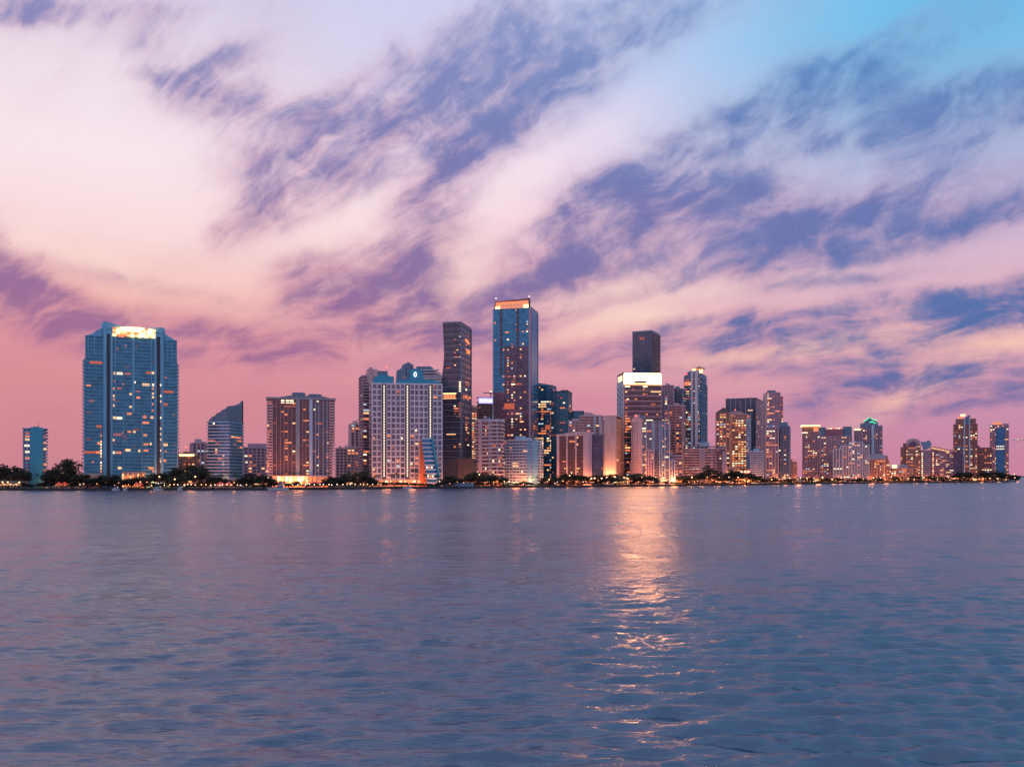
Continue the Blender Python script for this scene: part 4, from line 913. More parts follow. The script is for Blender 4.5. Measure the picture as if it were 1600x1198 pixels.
def long_condo():
    b = Bld('condominium_block', 'long pink waterfront condominium with railed roof terrace below the crowned tower', 1064, 1133, 1062, 4, 24)
    u, z = b.u, b.z; H = z(702); n = 13; st = H / n
    b.box('core', 0, b.w, 0, b.d, -1, H, 'glass_brown')
    for i in range(n):
        b.box('balcony_slab', -.5, u(1093), -1.0, 8, i * st + .6, i * st + 2.2, 'pink_stucco'); b.box('balcony_slab', u(1101.5), u(1120), -1.0, 8, i * st + .6, i * st + 2.0, 'pink_stucco'); b.box('spandrel', u(1120), b.w - 4, -.3, 8, i * st + .5, i * st + 1.3, 'slate_blue')
    b.box('blank_pier', u(1093), u(1101.5), -1.6, 10, -1, H, 'mauve_concrete'); b.box('end_pier', u(1128.5), u(1134), -1.6, b.d, -1, H - 3, 'mauve_concrete'); b.box('window_column', u(1112), u(1113), -1.2, 2, 0, H, 'pink_stucco')
    b.box('roof_slab', u(1058), b.w + .6, -2, b.d, H, H + 1.4, 'pink_stucco'); b.box('roof_canopy', u(1058), b.w, -1.6, b.d * .7, H + 3.4, H + 4.4, 'mauve_concrete')
    for k in range(10): b.box('canopy_post', b.w * k / 9 - .2, b.w * k / 9 + .2, -1.2, -.8, H + 1.4, H + 3.4, 'mauve_concrete')
    b.lit(0, u(1093), 0, H, 9, n, .2, 'warm'); b.lit(u(1102), u(1127), 0, H, 8, n, .12, 'warm')
long_condo()

def low_condo():
    b = Bld('condominium_block', 'low white waterfront apartment house with square windows behind bright promenade lamps', 985, 1054, 975, 2, 22)
    u, z = b.u, b.z; H = z(720); n = 8; st = H / n; N = 18
    b.box('core', 0, b.w, 0, b.d, -1, H, 'glass_brown')
    for i in range(n + 1): b.box('spandrel', -.3, b.w + .3, -.5, b.d, i * st - .75, i * st + .75, 'mauve_concrete')
    for k in range(N + 1): b.box('pier', b.w * k / N - .7, b.w * k / N + .7, -.7 - .5 * (k > 9), .4, -1, H, 'white_concrete' if k > 9 else 'mauve_concrete')
    for px in (1031, 1037.5, 1045, 1051): b.box('balcony_recess', u(px) - 1.6, u(px) + 1.6, -1.15, -.7, 1, H - 1, 'glass_dark')
    b.box('roof_slab', u(1018), b.w + .8, -1.4, b.d, H, H + 1.2, 'cool_white'); b.box('plant_room', u(1015), u(1025), 2, 10, H + 1.2, z(714), 'slate_blue')
    b.lit(0, b.w, 0, H, N, n, .22, 'warm', y0=-.1)
low_condo()
plain_tower('apartment_block', 'plain salmon stair block behind the low white apartment house', 1010, 1021, 704, 1000, 0, 10, 'glass_plum', 'pink_stucco', 'ribs', p=.02, roof='none')
plain_tower('apartment_block', 'mauve apartment block with pale roof terrace under the rose condominium tower', 1020, 1066, 712, 1040, 0, 22, 'glass_brown', 'pink_stucco', 'bands', p=.24, pal='bright')

def hipped(b, nm, xa, xb, zb, zt, y0, y1, mat, over=.8):
    xm, ym = (xa + xb) / 2, (y0 + y1) / 2
    v = [(xa - over, y0 - over, zb), (xb + over, y0 - over, zb), (xb + over, y1 + over, zb), (xa - over, y1 + over, zb), (xm - 1, ym, zt), (xm + 1, ym, zt)]
    return mesh_obj(nm, v, [(0,3,2,1), (0,1,5,4), (1,2,5), (2,3,4,5), (3,0,4)], MATS[mat], b.root)
b = plain_tower('apartment_tower', 'tan apartment tower with a dark hipped roof beside the crowned tower', 1119, 1140, 646, 1190, 6, 24, 'glass_brown', 'tan_stucco', 'ribs', p=.30, pal='bright', roof='none')
hipped(b, 'hipped_roof', 0, b.w, b.H + 1, b.z(636), 0, 20, 'roof_tile')
b = plain_tower('apartment_tower', 'tan apartment tower speckled with golden windows in front of the wide dark slab', 1139, 1167, 648, 1200, 6, 24, 'glass_brown', 'tan_stucco', 'grid', p=.40, pal='bright', xs=1172)
b.box('top_block', b.u(1142), b.u(1154), 1, 14, b.H, b.z(642), 'mauve_concrete')
b = plain_tower('residential_tower', 'wide dark flat topped residential slab with thin pale mullions', 1134, 1181, 623, 1370, 10, 26, 'glass_dark', 'slate_blue', 'glass', fl=3.4, p=.10, pal='bright', roof='none', xs=1192)
for k in range(1, 6): b.box('pale_mullion', b.w * k / 6 - .35, b.w * k / 6 + .35, -.6, .2, 0, b.H, 'cool_white')
b = plain_tower('apartment_tower', 'narrow blue grey tower with stepped balconies next to the golden speckled tower', 1166, 1173, 657, 1185, 0, 18, 'glass_dark', 'cool_white', 'bands', p=.1)
plain_tower('apartment_block', 'small lavender apartment block with tight window rows behind promenade trees', 1172, 1193, 706, 1165, 0, 20, 'glass_plum', 'cool_white', 'bands', fl=2.9, p=.06)
plain_tower('apartment_block', 'low tan apartment block tucked behind the promenade palms', 1120, 1172, 735, 1130, 0, 16, 'glass_brown', 'tan_stucco', 'grid', p=.4, pal='bright')
b = plain_tower('residential_tower', 'slim mauve residential tower with rows of lit windows and a pink edge', 1198, 1219, 614, 1340, -8, 24, 'glass_plum', 'mauve_concrete', 'bands', p=.42, pal='bright', roof='none', xs=1193.5)
b.box('edge_wall', -1.2, .6, -.8, b.d, 0, b.H + 1, 'pink_stucco'); b.box('roof_block', b.u(1200), b.u(1212), 2, 12, b.H, b.z(609.5), 'slate_blue'); b.box('right_wing', b.w, b.u(1224), 3, 20, -1, b.z(619), 'glass_plum')
b.lit(b.w, b.u(1224), 0, b.z(619), 2, 36, .3, 'bright', y0=2.9)
b = plain_tower('apartment_tower', 'grey blue apartment tower with gabled top in front of the slim mauve tower', 1197, 1216, 668, 1240, 0, 22, 'glass_dark', 'mauve_concrete', 'ribs', p=.32, pal='bright', roof='none')
hipped(b, 'gabled_top', b.w * .1, b.w * .6, b.H + 1, b.z(662), 0, 12, 'slate_blue', .2)
b = plain_tower('apartment_tower', 'slate apartment tower with square top right of the gabled one', 1216, 1233, 667, 1250, 4, 22, 'glass_dark', 'slate_blue', 'ribs', p=.28, pal='bright')
b.box('top_block', b.u(1218), b.u(1230), 1, 14, b.H, b.z(659), 'slate_blue')
plain_tower('apartment_block', 'low rose apartment block at the foot of the slate tower', 1230, 1245, 722, 1270, 0, 18, 'glass_brown', 'tan_stucco', 'grid', p=.4, pal='bright')

# the island group on the right
b = plain_tower('residential_tower', 'dark tower with a bright outlined flat roof beside the water gap', 1254, 1281, 675, 1450, 0, 24, 'glass_brown', 'mauve_concrete', 'ribs', p=.22, roof='none')
b.box('roof_block', b.u(1253), b.u(1280), 1, 20, b.H, b.z(666), 'rust_stucco'); b.box('roof_outline', b.u(1251), b.u(1281.5), -1.6, 20, b.z(666), b.z(664), 'crown_gold'); b.box('roof_outline', b.u(1253), b.u(1262), -1.4, 0, b.H - 1.6, b.H - .2, 'lit_white'); b.box('roof_glow', b.u(1271), b.u(1279), -.4, 1, b.H, b.z(667.5), 'crown_amber')
b = plain_tower('residential_tower', 'broad mauve residential slab with rounded shoulders behind the white towers', 1279, 1331, 682, 1480, 0, 26, 'glass_plum', 'mauve_concrete', 'grid', p=.20, roof='none')
for a, c, t in ((1279, 1290, 667), (1290, 1320, 670), (1317, 1331, 666.5)): b.box('upper_block', b.u(a), b.u(c), 1 + (a % 3), 18, b.H - 1, b.z(t), 'slate_blue' if a != 1290 else 'glass_plum')
for k in range(6): b.box('roof_light', b.u(1293 + 4.2 * k), b.u(1295.6 + 4.2 * k), .6, 1.2, b.z(670), b.z(668.4), ('lit_yellow', 'lit_white', 'lit_orange')[k % 3])
plain_tower('apartment_tower', 'left white ribbed tower of the island cluster with a flat cap', 1302, 1316, 702, 1415, 0, 18, 'glass_dark', 'white_concrete', 'ribs', p=.16, pal='bright', roof='none')
plain_tower('apartment_tower', 'second white ribbed tower of the island cluster next to the flat capped one', 1314, 1330, 697, 1425, 0, 18, 'glass_plum', 'white_concrete', 'ribs', p=.16, pal='bright', roof='none')
plain_tower('apartment_tower', 'tallest white ribbed tower of the island cluster before the green crowned tower', 1327, 1348, 691, 1420, 0, 18, 'glass_plum', 'cool_white', 'ribs', p=.18, pal='bright', roof='none')
plain_tower('apartment_tower', 'right white ribbed tower of the island cluster beside the blue domed hotel', 1348, 1358, 696, 1430, 0, 18, 'glass_plum', 'cool_white', 'ribs', p=.16, pal='bright', roof='none')
b = plain_tower('apartment_tower', 'slim dark tower with a golden roof band left of the green crown', 1335, 1347, 673, 1490, 0, 18, 'glass_brown', 'mauve_concrete', 'grid', p=.2, roof='none')
b.box('roof_band', 0, b.w * .8, -.8, 3, b.H + 1.2, b.H + 3.4, 'crown_gold')

def green_crown():
    b = Bld('residential_tower', 'island tower with a green neon peaked crown', 1345, 1378, 1495, 0, 26)
    u, z = b.u, b.z; H = z(668); n = 28; st = H / n
    b.box('core', 0, b.w, 0, b.d, -1, H, 'glass_dark')
    for i in range(n + 1): b.box('spandrel', -.3, b.w + .3, -.4, b.d, i * st - .5, i * st + .5, 'slate_blue')
    b.piers(0, b.w, 0, H, 10, 1.0, .7, 'mauve_concrete'); b.box('center_pier', u(1362), u(1366), -2, 3, 0, z(664), 'cool_white')
    b.box('right_block', u(1373), u(1379), 1, 20, 0, z(664.5), 'slate_blue'); b.box('left_block', u(1344), u(1350), 2, 20, H, z(661), 'slate_blue')
    prism(b.root, 'peaked_crown', [(u(1348), H), (u(1349), z(660)), (u(1353), z(656)), (u(1359), z(652)), (u(1364), z(655)), (u(1371), z(659)), (u(1373), H)], 2, 18, 'slate_blue')
    for x0, y0, x1, y1 in ((1349.5, 658.5, 1354, 656), (1354.5, 655.5, 1359, 652.5), (1361, 654, 1365, 656.5), (1366, 656.5, 1370, 657), (1359, 660, 1364, 659.5), (1364.5, 660, 1368, 662)):
        prism(b.root, 'neon_tube', [(u(x0), z(y0)), (u(x1), z(y1)), (u(x1), z(y1) + 1.5), (u(x0), z(y0) + 1.5)], 1.2, 1.95, 'sign_green')
    b.lit(0, b.w, 0, H, 10, n, .22, 'bright', y0=-.1)
    for k in range(8): b.box('lit_window', u(1374), u(1376), .6, .95, z(672 + 5 * k), z(670.6 + 5 * k), 'lit_white')
green_crown()

def domed_hotel():
    b = Bld('hotel_block', 'round fronted waterfront hotel under a blue barrel roof', 1354, 1390, 1425, 0, 26)
    u, z = b.u, b.z; H = z(718); n = 8; st = H / n; xa, xb = u(1354), u(1383)
    b.box('core', xa, xb, 0, 20, -1, H, 'glass_brown'); b.box('wing', xb, b.w, 2, 20, -1, z(724), 'rust_stucco')
    for i in range(n + 1): b.box('balcony_slab', xa - .5, xb + .5, -1, 20, i * st - .6, i * st + .6, 'tan_stucco')
    for k in range(8): b.box('pier', xa + (xb - xa) * k / 7 - .5, xa + (xb - xa) * k / 7 + .5, -1.1, .4, 0, H, 'tan_stucco')
    xm, xr, hh = (xa + xb) / 2, (xb - xa) / 2 + 1, z(709) - H
    prism(b.root, 'barrel_roof', [(xm + xr * math.cos(t), H + .6 + hh * math.sin(t) ** .5) for t in [math.pi * k / 14 for k in range(15)]], -1.5, 20, 'dome_blue')
    prism(b.root, 'wing_gable', [(xb, z(724)), (xb, z(712)), (xb + 3, z(711)), (b.w, z(724))], 3, 18, 'rust_stucco')
    b.lit(xa, xb, 0, H, 10, n, .5, 'bright'); b.lit(xb, b.w, 0, z(724), 3, 6, .5, 'warm', y0=2)
domed_hotel()
b = plain_tower('hotel_block', 'long low hotel wing glowing orange between the domed hotel and arched tower', 1380, 1425, 732, 1440, 0, 20, 'glass_brown', 'tan_stucco', 'grid', p=.6, pal='bright', roof='none')
b.box('roof_lantern', b.u(1394), b.u(1401), 2, 8, b.H, b.z(726), 'crown_gold'); b.box('roof_vault', b.u(1404), b.u(1418), 3, 12, b.H, b.z(726), 'dome_blue')

def arched_tower():
    b = Bld('residential_tower', 'brown residential tower with rounded arched top and stepped left side', 1407, 1442, 1540, 0, 26)
    u, z = b.u, b.z; H = z(694); n = 24; st = H / n; X = u(1415.5)
    b.box('core', X, u(1438), 0, 24, -1, H, 'glass_brown'); b.box('left_step', u(1407), X, 2, 22, -1, z(698), 'rust_stucco'); b.box('upper_step', u(1411), u(1417), 3, 20, z(699), z(692), 'rust_stucco')
    for i in range(n + 1): b.box('spandrel', X - .3, u(1438) + .3, -.4, 24, i * st - .55, i * st + .55, 'tan_stucco')
    for k in range(7): b.box('pier', X + (u(1438) - X) * k / 6 - .5, X + (u(1438) - X) * k / 6 + .5, -.6, .4, 0, H, 'rust_stucco')
    xm, xr, hh = (X + u(1438)) / 2, (u(1438) - X) / 2, z(685) - H
    prism(b.root, 'arched_top', [(xm + xr * math.cos(t), H + hh * math.sin(t) ** .7) for t in [math.pi * k / 12 for k in range(13)]], 0, 22, 'mauve_concrete')
    prism(b.root, 'arch_window', [(xm + xr * .6 * math.cos(t), H - 3 + hh * .8 * math.sin(t)) for t in [math.pi * k / 10 for k in range(11)]], -.7, -.02, 'glass_dark')
    b.lit(X, u(1438), 0, H, 6, n, .22, 'bright'); b.lit(u(1407), X, 0, z(698), 3, 20, .10, 'warm', y0=1.9)
arched_tower()

def sail_condo():
    b = Bld('condominium_block', 'banded condominium with blue winged roof and a roofline sloping down in lights', 1436, 1500, 1520, 0, 26)
    u, z = b.u, b.z; n = 16; H = z(703); st = H / n
    b.box('core', 0, u(1478), 0, 22, -1, H, 'glass_plum'); b.box('right_core', u(1478), b.w, 1, 22, -1, z(706), 'glass_dark')
    for i in range(n): b.box('balcony_slab', u(1442), u(1454), -1.2, 10, i * st + .6, i * st + 1.8, 'cool_white'); b.box('balcony_slab', u(1464), u(1489), -1.2, 10, i * st + .6, i * st + 1.7, 'mauve_concrete')
    prism(b.root, 'winged_roof', [(u(1438), z(689)), (u(1446), z(690)), (u(1450), z(687)), (u(1453), z(688)), (u(1455.5), z(693)), (u(1454), z(699)), (u(1443), H)], -1, 12, 'dome_blue')
    prism(b.root, 'sloping_roof', [(u(1453), H), (u(1456), z(697)), (u(1462), z(698)), (u(1480), z(702)), (u(1494), z(704.5)), (u(1500), H - 1)], -1.0, 20, 'tan_stucco')
    for k in range(7): b.box('roof_light', u(1456 + 4 * k), u(1459 + 4 * k), -1.6, -1.1, z(700.5 + .9 * k), z(699.2 + .9 * k), 'lit_yellow')
    for k in range(15):
        b.box('stair_light', u(1440), u(1442), -1.0, -.4, k * st + .8, k * st + 2.6, 'lit_white' if k % 3 else 'lit_yellow'); b.box('stair_light', u(1457), u(1459), -1, -.4, k * st + .8, k * st + 2.6, ('lit_orange', 'lit_yellow', 'lit_white')[k % 3])
    b.lit(u(1459), u(1490), 0, H, 10, n, .3, 'warm', y0=-.5)
sail_condo()
b = plain_tower('residential_tower', 'tall brown island tower with a lit jagged top and pale center pier', 1490, 1527, 663, 1640, 0, 26, 'glass_brown', 'rust_stucco', 'grid', p=.16, pal='bright', roof='none')
b.box('center_pier', b.u(1506), b.u(1508), -1.6, 3, 0, b.z(655), 'cool_white'); b.box('center_pier', b.u(1514), b.u(1516), -1.6, 3, 0, b.z(652), 'cool_white')
prism(b.root, 'jagged_top', [(b.u(1506), b.H), (b.u(1506), b.z(655)), (b.u(1511), b.z(650)), (b.u(1516), b.z(648)), (b.u(1516), b.H)], -1, 12, 'slate_blue')
b.box('upper_block', b.u(1493), b.u(1525), 2, 18, b.H, b.z(654), 'rust_stucco'); b.box('crown_light', b.u(1497), b.u(1505), -.4, 1, b.z(653), b.z(650), 'crown_amber'); b.box('crown_light', b.u(1501), b.u(1508), 0, 1.5, b.z(650), b.z(647), 'crown_gold')
plain_tower('office_block', 'dark blue office block at the foot of the tall brown island tower', 1492, 1504, 700, 1545, 0, 20, 'glass_dark', 'slate_blue', 'glass', p=.14, pal='bright')
plain_tower('apartment_block', 'wide rust coloured apartment block below the two tall island towers', 1502, 1550, 700, 1590, 0, 26, 'glass_brown', 'rust_stucco', 'ribs', p=.20, pal='bright')
b = plain_tower('residential_tower', 'last tall island tower with a blue glass bay and glowing orange top', 1547, 1576, 664, 1620, 0, 26, 'glass_brown', 'mauve_concrete', 'grid', p=.16, pal='bright', roof='none')
b.box('glass_bay', b.u(1556), b.u(1570), -1.2, 2, 0, b.z(668), 'glass_blue'); b.box('crown_light', b.u(1551), b.u(1565), 0, 4, b.H + 1.1, b.z(659.5), 'crown_amber'); b.box('roof_block', b.u(1566), b.u(1576), 1, 16, b.H, b.z(662), 'slate_blue')
for k in range(5):
    for j in range(2): b.box('lit_window', b.u(1557 + 2.6 * k), b.u(1558.4 + 2.6 * k), -1.5, -1.2, b.z(698 + 4 * j), b.z(696.4 + 4 * j), 'lit_white')

# ------------------------------------------------------------------ trees
def foliage_mat(name, rgb):
    m, nt, b = newmat(name)
    oi = tn(nt, 'ShaderNodeNewGeometry'); n = tn(nt, 'ShaderNodeTexNoise'); n.inputs['Scale'].default_value = .5; n.inputs['Detail'].default_value = 3
    nt.links.new(oi.outputs['Position'], n.inputs['Vector'])
    cr = tn(nt, 'ShaderNodeValToRGB'); e = cr.color_ramp.elements; e[0].position, e[1].position = .3, .7
    e[0].color = tuple(c * .6 for c in rgb) + (1,); e[1].color = tuple(c * 1.5 for c in rgb) + (1,)
    nt.links.new(n.outputs['Fac'], cr.inputs[0]); nt.links.new(cr.outputs[0], b.inputs['Base Color']); b.inputs['Roughness'].default_value = .8
    MATS[name] = m
foliage_mat('leaves', (.036, .040, .026)); foliage_mat('palm_leaves', (.06, .07, .035)); wall('bark', (.09, .065, .05), .9, .3)
def leaf_quads(pts, size, rng):
    n = len(pts); a = rng.normal(size=(n, 3)); a /= np.linalg.norm(a, axis=1)[:, None]
    c = rng.normal(size=(n, 3)); c -= (a * c).sum(1)[:, None] * a; c /= np.linalg.norm(c, axis=1)[:, None]
    sz = size * rng.uniform(.6, 1.4, (n, 1)); a = a * sz; c = c * sz * .7
    v = np.stack([pts - a, pts - c * .8, pts + a, pts + c * .8], 1).reshape(-1, 3)
    f = np.arange(4 * n).reshape(n, 4); return v, f
def np_mesh(name, v, f, mat):
    me = bpy.data.meshes.new(name); me.from_pydata(v.tolist(), [], f.tolist()); me.update(); me.materials.append(MATS[mat]); return me
def trunk_mesh(name, segs, mat='bark', k=7):
    v, f = [], []
    for (p0, r0, p1, r1) in segs:
        p0, p1 = Vector(p0), Vector(p1); q = (p1 - p0).to_track_quat('Z', 'Y'); b0 = len(v)
        for p, r in ((p0, r0), (p1, r1)):
            for i in range(k): v.append(tuple(p + q @ Vector((r * math.cos(6.2832 * i / k), r * math.sin(6.2832 * i / k), 0))))
        f += [(b0 + i, b0 + (i + 1) % k, b0 + k + (i + 1) % k, b0 + k + i) for i in range(k)] + [tuple(b0 + k + i for i in range(k))]
    me = bpy.data.meshes.new(name); me.from_pydata(v, [], f); me.update(); me.materials.append(MATS[mat]); return me
# variants are modelled 1 unit tall, 1 unit wide
CROWNS, TRUNKS = [], []
for k in range(7):
    rng = np.random.default_rng(100 + k); lobes = []
    nl = int(rng.integers(9, 14))
    for i in range(nl):
        a = rng.random() * 6.283; r = .30 * math.sqrt(rng.random()); h = .45 + .40 * rng.random()
        lobes.append((r * math.cos(a) * 1.15, r * math.sin(a), h - .25 * (r / .3) ** 2 * .6, .13 + .11 * rng.random()))
    pts = []
    for lx, ly, lz, lr in lobes:
        d = rng.normal(size=(170, 3)); d /= np.linalg.norm(d, axis=1)[:, None]; rr = lr * rng.uniform(.55, 1.08, (170, 1))
        pts.append(np.array([lx, ly, lz]) + d * rr * np.array([1, 1, .8]))
    v, f = leaf_quads(np.concatenate(pts), .035, rng); CROWNS.append(np_mesh('tree_crown', v, f, 'leaves'))
    segs = [((0, 0, -.03), .035, (.01, 0, .28), .025)] + [((.01, 0, .22 + .02 * i), .018, (l[0] * .8, l[1] * .8, l[2]), .006) for i, l in enumerate(lobes[:7])]
    TRUNKS.append(trunk_mesh('tree_trunk', segs))
PALMC, PALMT = [], []
for k in range(3):
    rng = np.random.default_rng(300 + k); v, f = [], []
    for i in range(15):
        a = i / 15 * 6.283 + rng.random() * .4; up = rng.uniform(-.25, .9); L = rng.uniform(.26, .36); prev = None
        for j in range(7):
            t = j / 6; r = L * (t * math.cos(up * .6)); zz = 1 + L * (math.sin(up) * t - .85 * t * t); wd = .035 * (1 - t * .8) + .004
            c, s_ = math.cos(a), math.sin(a); p = (r * c, r * s_, zz); row = len(v)
            v += [(p[0] - s_ * wd, p[1] + c * wd, p[2] - wd * .8), p, (p[0] + s_ * wd, p[1] - c * wd, p[2] - wd * .8)]
            if j: f += [(row - 3, row - 2, row + 1, row), (row - 2, row - 1, row + 2, row + 1)]
    PALMC.append(np_mesh('palm_fronds', np.array(v), np.array(f), 'palm_leaves'))
    PALMT.append(trunk_mesh('palm_trunk', [((0, 0, -.03), .022, (.02, 0, .4), .017), ((.02, 0, .4), .017, (.0, 0, 1.0), .014)]))
TR = random.Random(77)
def zone(px):
    for lim, s in ((45, 'beside the narrow teal apartment block'), (125, 'left of the broad blue tower'), (275, 'along the foot of the broad blue tower'), (345, 'left of the fin roofed office'),
                   (430, 'left of the bronze condominium'), (580, 'left of the grid hotel'), (695, 'in front of the grid hotel'), (790, 'below the dark curved tower'),
                   (870, 'beside the blue cornered condominium'), (985, 'in front of the brown hotel'), (1065, 'before the low white apartment house'), (1245, 'on the promenade below the crowned tower'), (1400, 'below the cluster of white towers'), (1485, 'below the blue winged roof')):
        if px < lim: return s
    return 'at the tip of the island'
def tree(px, top, wpx, inland, palm=False):
    x, y = place(px, inland); h = CAMZ + (HY - top) / FPX * y - GZ; w = wpx / FPX * y
    if h < 2.2: h = 2.2
    k = TR.randrange(len(PALMC) if palm else len(CROWNS))
    small = (not palm) and h < 9
    nm = 'palm_tree' if palm else ('shore_bush' if small else 'broadleaf_tree')
    r = bpy.data.objects.new(nm, None); COL.objects.link(r); r.location = (x, y, GZ - .02); r.rotation_euler = (0, 0, TR.random() * 6.283)
    r.scale = (w, w, h * 1.1) if not palm else (h * .8, h * .8, h)
    size = ('tall ' if h > 17 else 'short ') if palm else (('wide ' if w > 12.5 else 'narrow ') + ('very low ' if h < 4 else '') if small else ('broad ' if w > 26 else ('slim ' if w < 17 else '')) + ('towering ' if h > 20 else ''))
    kind = size + ('slender dark palm' if palm else ('low dark bush' if small else 'dark broadleaf tree'))
    tag(r, kind + ' ' + zone(px), 'palm' if palm else ('bush' if small else 'tree'), ('palms ' if palm else ('bushes ' if small else 'trees ')) + zone(px))
    for me, nn in (((PALMC[k], 'crown'), (PALMT[k], 'trunk')) if palm else ((CROWNS[k], 'crown'), (TRUNKS[k], 'trunk'))):
        o = bpy.data.objects.new(nn, me); COL.objects.link(o); o.parent = r
BIG = [(-55,728,60),(-20,727,52),(12,724,50),(30,733,34),(80,734,34),(97,716,50),(112,733,38),(135,741,40),(158,742,40),(182,743,36),(205,746,34),(226,743,36),(247,737,42),(268,735,44),(291,726,48),(314,726,46),(333,742,30),
       (352,748,26),(375,745,28),(396,739,48),(412,744,36),(428,753,22),(520,746,30),(540,741,38),(563,735,34),(582,746,26),(700,744,34),(722,746,30),(748,738,40),(768,740,40),(786,745,26),
       (858,743,30),(882,741,36),(908,740,36),(934,742,40),(960,740,44),(986,739,44),(1008,741,36),(1072,741,28),(1092,739,30),(1110,733,38),(1128,742,28),(1148,734,40),(1166,737,30),(1188,744,22),(1206,746,20),
       (1236,746,18),(1262,745,18),(1285,746,20),(1310,745,18),(1340,746,20),(1372,746,20),(1400,744,20),(1430,742,22),(1450,742,24),(1472,744,22),(1500,738,26),(1518,737,28),(1538,735,30),(1556,737,28),(1574,739,26),(1586,742,18)]
for px, top, w in BIG: tree(px, top, w * 1.2, TR.uniform(9, 20))
px = -80.0
while px < 1588:                                       # low growth all along the quay
    w = TR.uniform(14, 26) * (1 if px < 900 else .7)
    tree(px, TR.uniform(751, 756.5) - max(0, (px - 700)) / 900 * 5.5, w, TR.uniform(10, 26)); px += w * TR.uniform(.35, .75)
for px, top in ((58,741),(88,742),(232,743),(303,741),(345,741),(368,740),(575,733),(588,742),(612,741),(620,739),(630,742),(650,733),(664,741),(684,742),(545,738),(1100,731),(1106,727),(1142,734),(1160,731),(1172,739),(1030,745),(1330,742),(1412,741),(1465,741),(770,740),(840,744),(868,741)):
    tree(px, top, 10, TR.uniform(6, 9), True)

# ------------------------------------------------------------------ lamps along the quay
def ball(name, mat, k=8):
    v = [(0, 0, -.5)] + [(.5 * math.cos(R(a)) * math.cos(6.2832 * i / k), .5 * math.cos(R(a)) * math.sin(6.2832 * i / k), .5 * math.sin(R(a))) for a in (-45, 0, 45) for i in range(k)] + [(0, 0, .5)]
    f = [(0, 1 + (i + 1) % k, 1 + i) for i in range(k)]
    for j in range(2): f += [(1 + j * k + i, 1 + j * k + (i + 1) % k, 1 + (j + 1) * k + (i + 1) % k, 1 + (j + 1) * k + i) for i in range(k)]
    n = len(v) - 1; f += [(1 + 2 * k + i, 1 + 2 * k + (i + 1) % k, n) for i in range(k)]
    me = bpy.data.meshes.new(name); me.from_pydata(v, [], f); me.update(); me.materials.append(MATS[mat]); return me
GLOBE = {m: ball('lamp_globe', m) for m in ('lamp_warm', 'lamp_white', 'lamp_orange', 'lamp_red')}
def lamp_post(px, inland, h, mat, dia=.9, glow=0, color=(1, .45, .16), kind='street_lamp'):
    x, y = place(px, inland)
    r = bpy.data.objects.new(kind, None); COL.objects.link(r); r.location = (x, y, GZ)
    hue = {'lamp_warm': 'warm', 'lamp_white': 'white', 'lamp_orange': 'orange', 'lamp_red': 'red'}[mat]
    lab = {'street_lamp': ('tall' if h > 7 else 'short') + ' street lamp with glowing globe ', 'quay_light': ('tall' if h > 3.2 else 'short') + ' quay post with small ' + hue + ' light ', 'garden_lamp': ('high' if h > 4.3 else 'low') + ' garden lamp glowing orange '}[kind]
    tag(r, lab + zone(px), 'lamp', kind.replace('_', ' ') + 's ' + zone(px))
    box(r, 'post', -.09, .09, -.09, .09, -.1, h, 'dark_concrete'); box(r, 'base', -.25, .25, -.25, .25, -.1, .4, 'dark_concrete')
    g = bpy.data.objects.new('globe', GLOBE[mat]); COL.objects.link(g); g.parent = r; g.location = (0, 0, h + dia * .45); g.scale = (dia, dia, dia)
    if glow:
        l = bpy.data.lights.new('lamp_glow', 'POINT'); l.energy = glow; l.color = color; l.shadow_soft_size = 4.0
        lo = bpy.data.objects.new('lamp_glow', l); COL.objects.link(lo); lo.parent = r; lo.location = (0, -.9, h + .3)
for px in (1003,1024,1054,1081,1105,1123,1139,1153,1177): lamp_post(px, 3.5, 7.6, 'lamp_warm', 1.7, 300)
for px in (924,929,940,948,961,975): lamp_post(px, 4, TR.uniform(6.5, 8.5), 'lamp_warm', 1.5, 300)
for px, h in ((98,12),(30,4.5),(12,4.6),(4,4.6),(249,9),(273,7),(305,9),(749,11),(890,10),(893,13),(858,6),(833,6),(788,4),(796,4)): lamp_post(px, 4, h, 'lamp_warm', 1.2, 300)
for px in range(1208, 1590, 13): lamp_post(px + TR.uniform(-4, 4), 4, TR.uniform(4, 8), 'lamp_warm', 1.5, 300 if px % 2 else 0)
for px in list(range(258, 386, 7)) + list(range(457, 602, 7)): lamp_post(px + TR.uniform(-2, 2), 2.2, TR.uniform(2.0, 3.0), 'lamp_white' if TR.random() < .6 else 'lamp_warm', .75, 0, kind='quay_light')
for px in list(range(122, 250, 9)) + list(range(604, 900, 12)) + list(range(862, 1000, 8)) + list(range(1000, 1580, 7)):
    if TR.random() < .72: lamp_post(px + TR.uniform(-3, 3), TR.uniform(2.2, 6), TR.uniform(1.6, 5.0), TR.choice(('lamp_white', 'lamp_warm', 'lamp_orange', 'lamp_orange')), TR.uniform(.55, .9), 0, kind='quay_light')
for px in list(range(95, 700, 34)) + list(range(700, 1000, 27)) + list(range(1010, 1590, 22)):
    lamp_post(px + TR.uniform(-6, 6), TR.uniform(26, 30), TR.uniform(3.6, 5), 'lamp_orange', 1.1, 13000 if px < 850 else 26000, (1, .30, .10), kind='garden_lamp')  # unseen lamps added behind the bushes to warm the lower facades

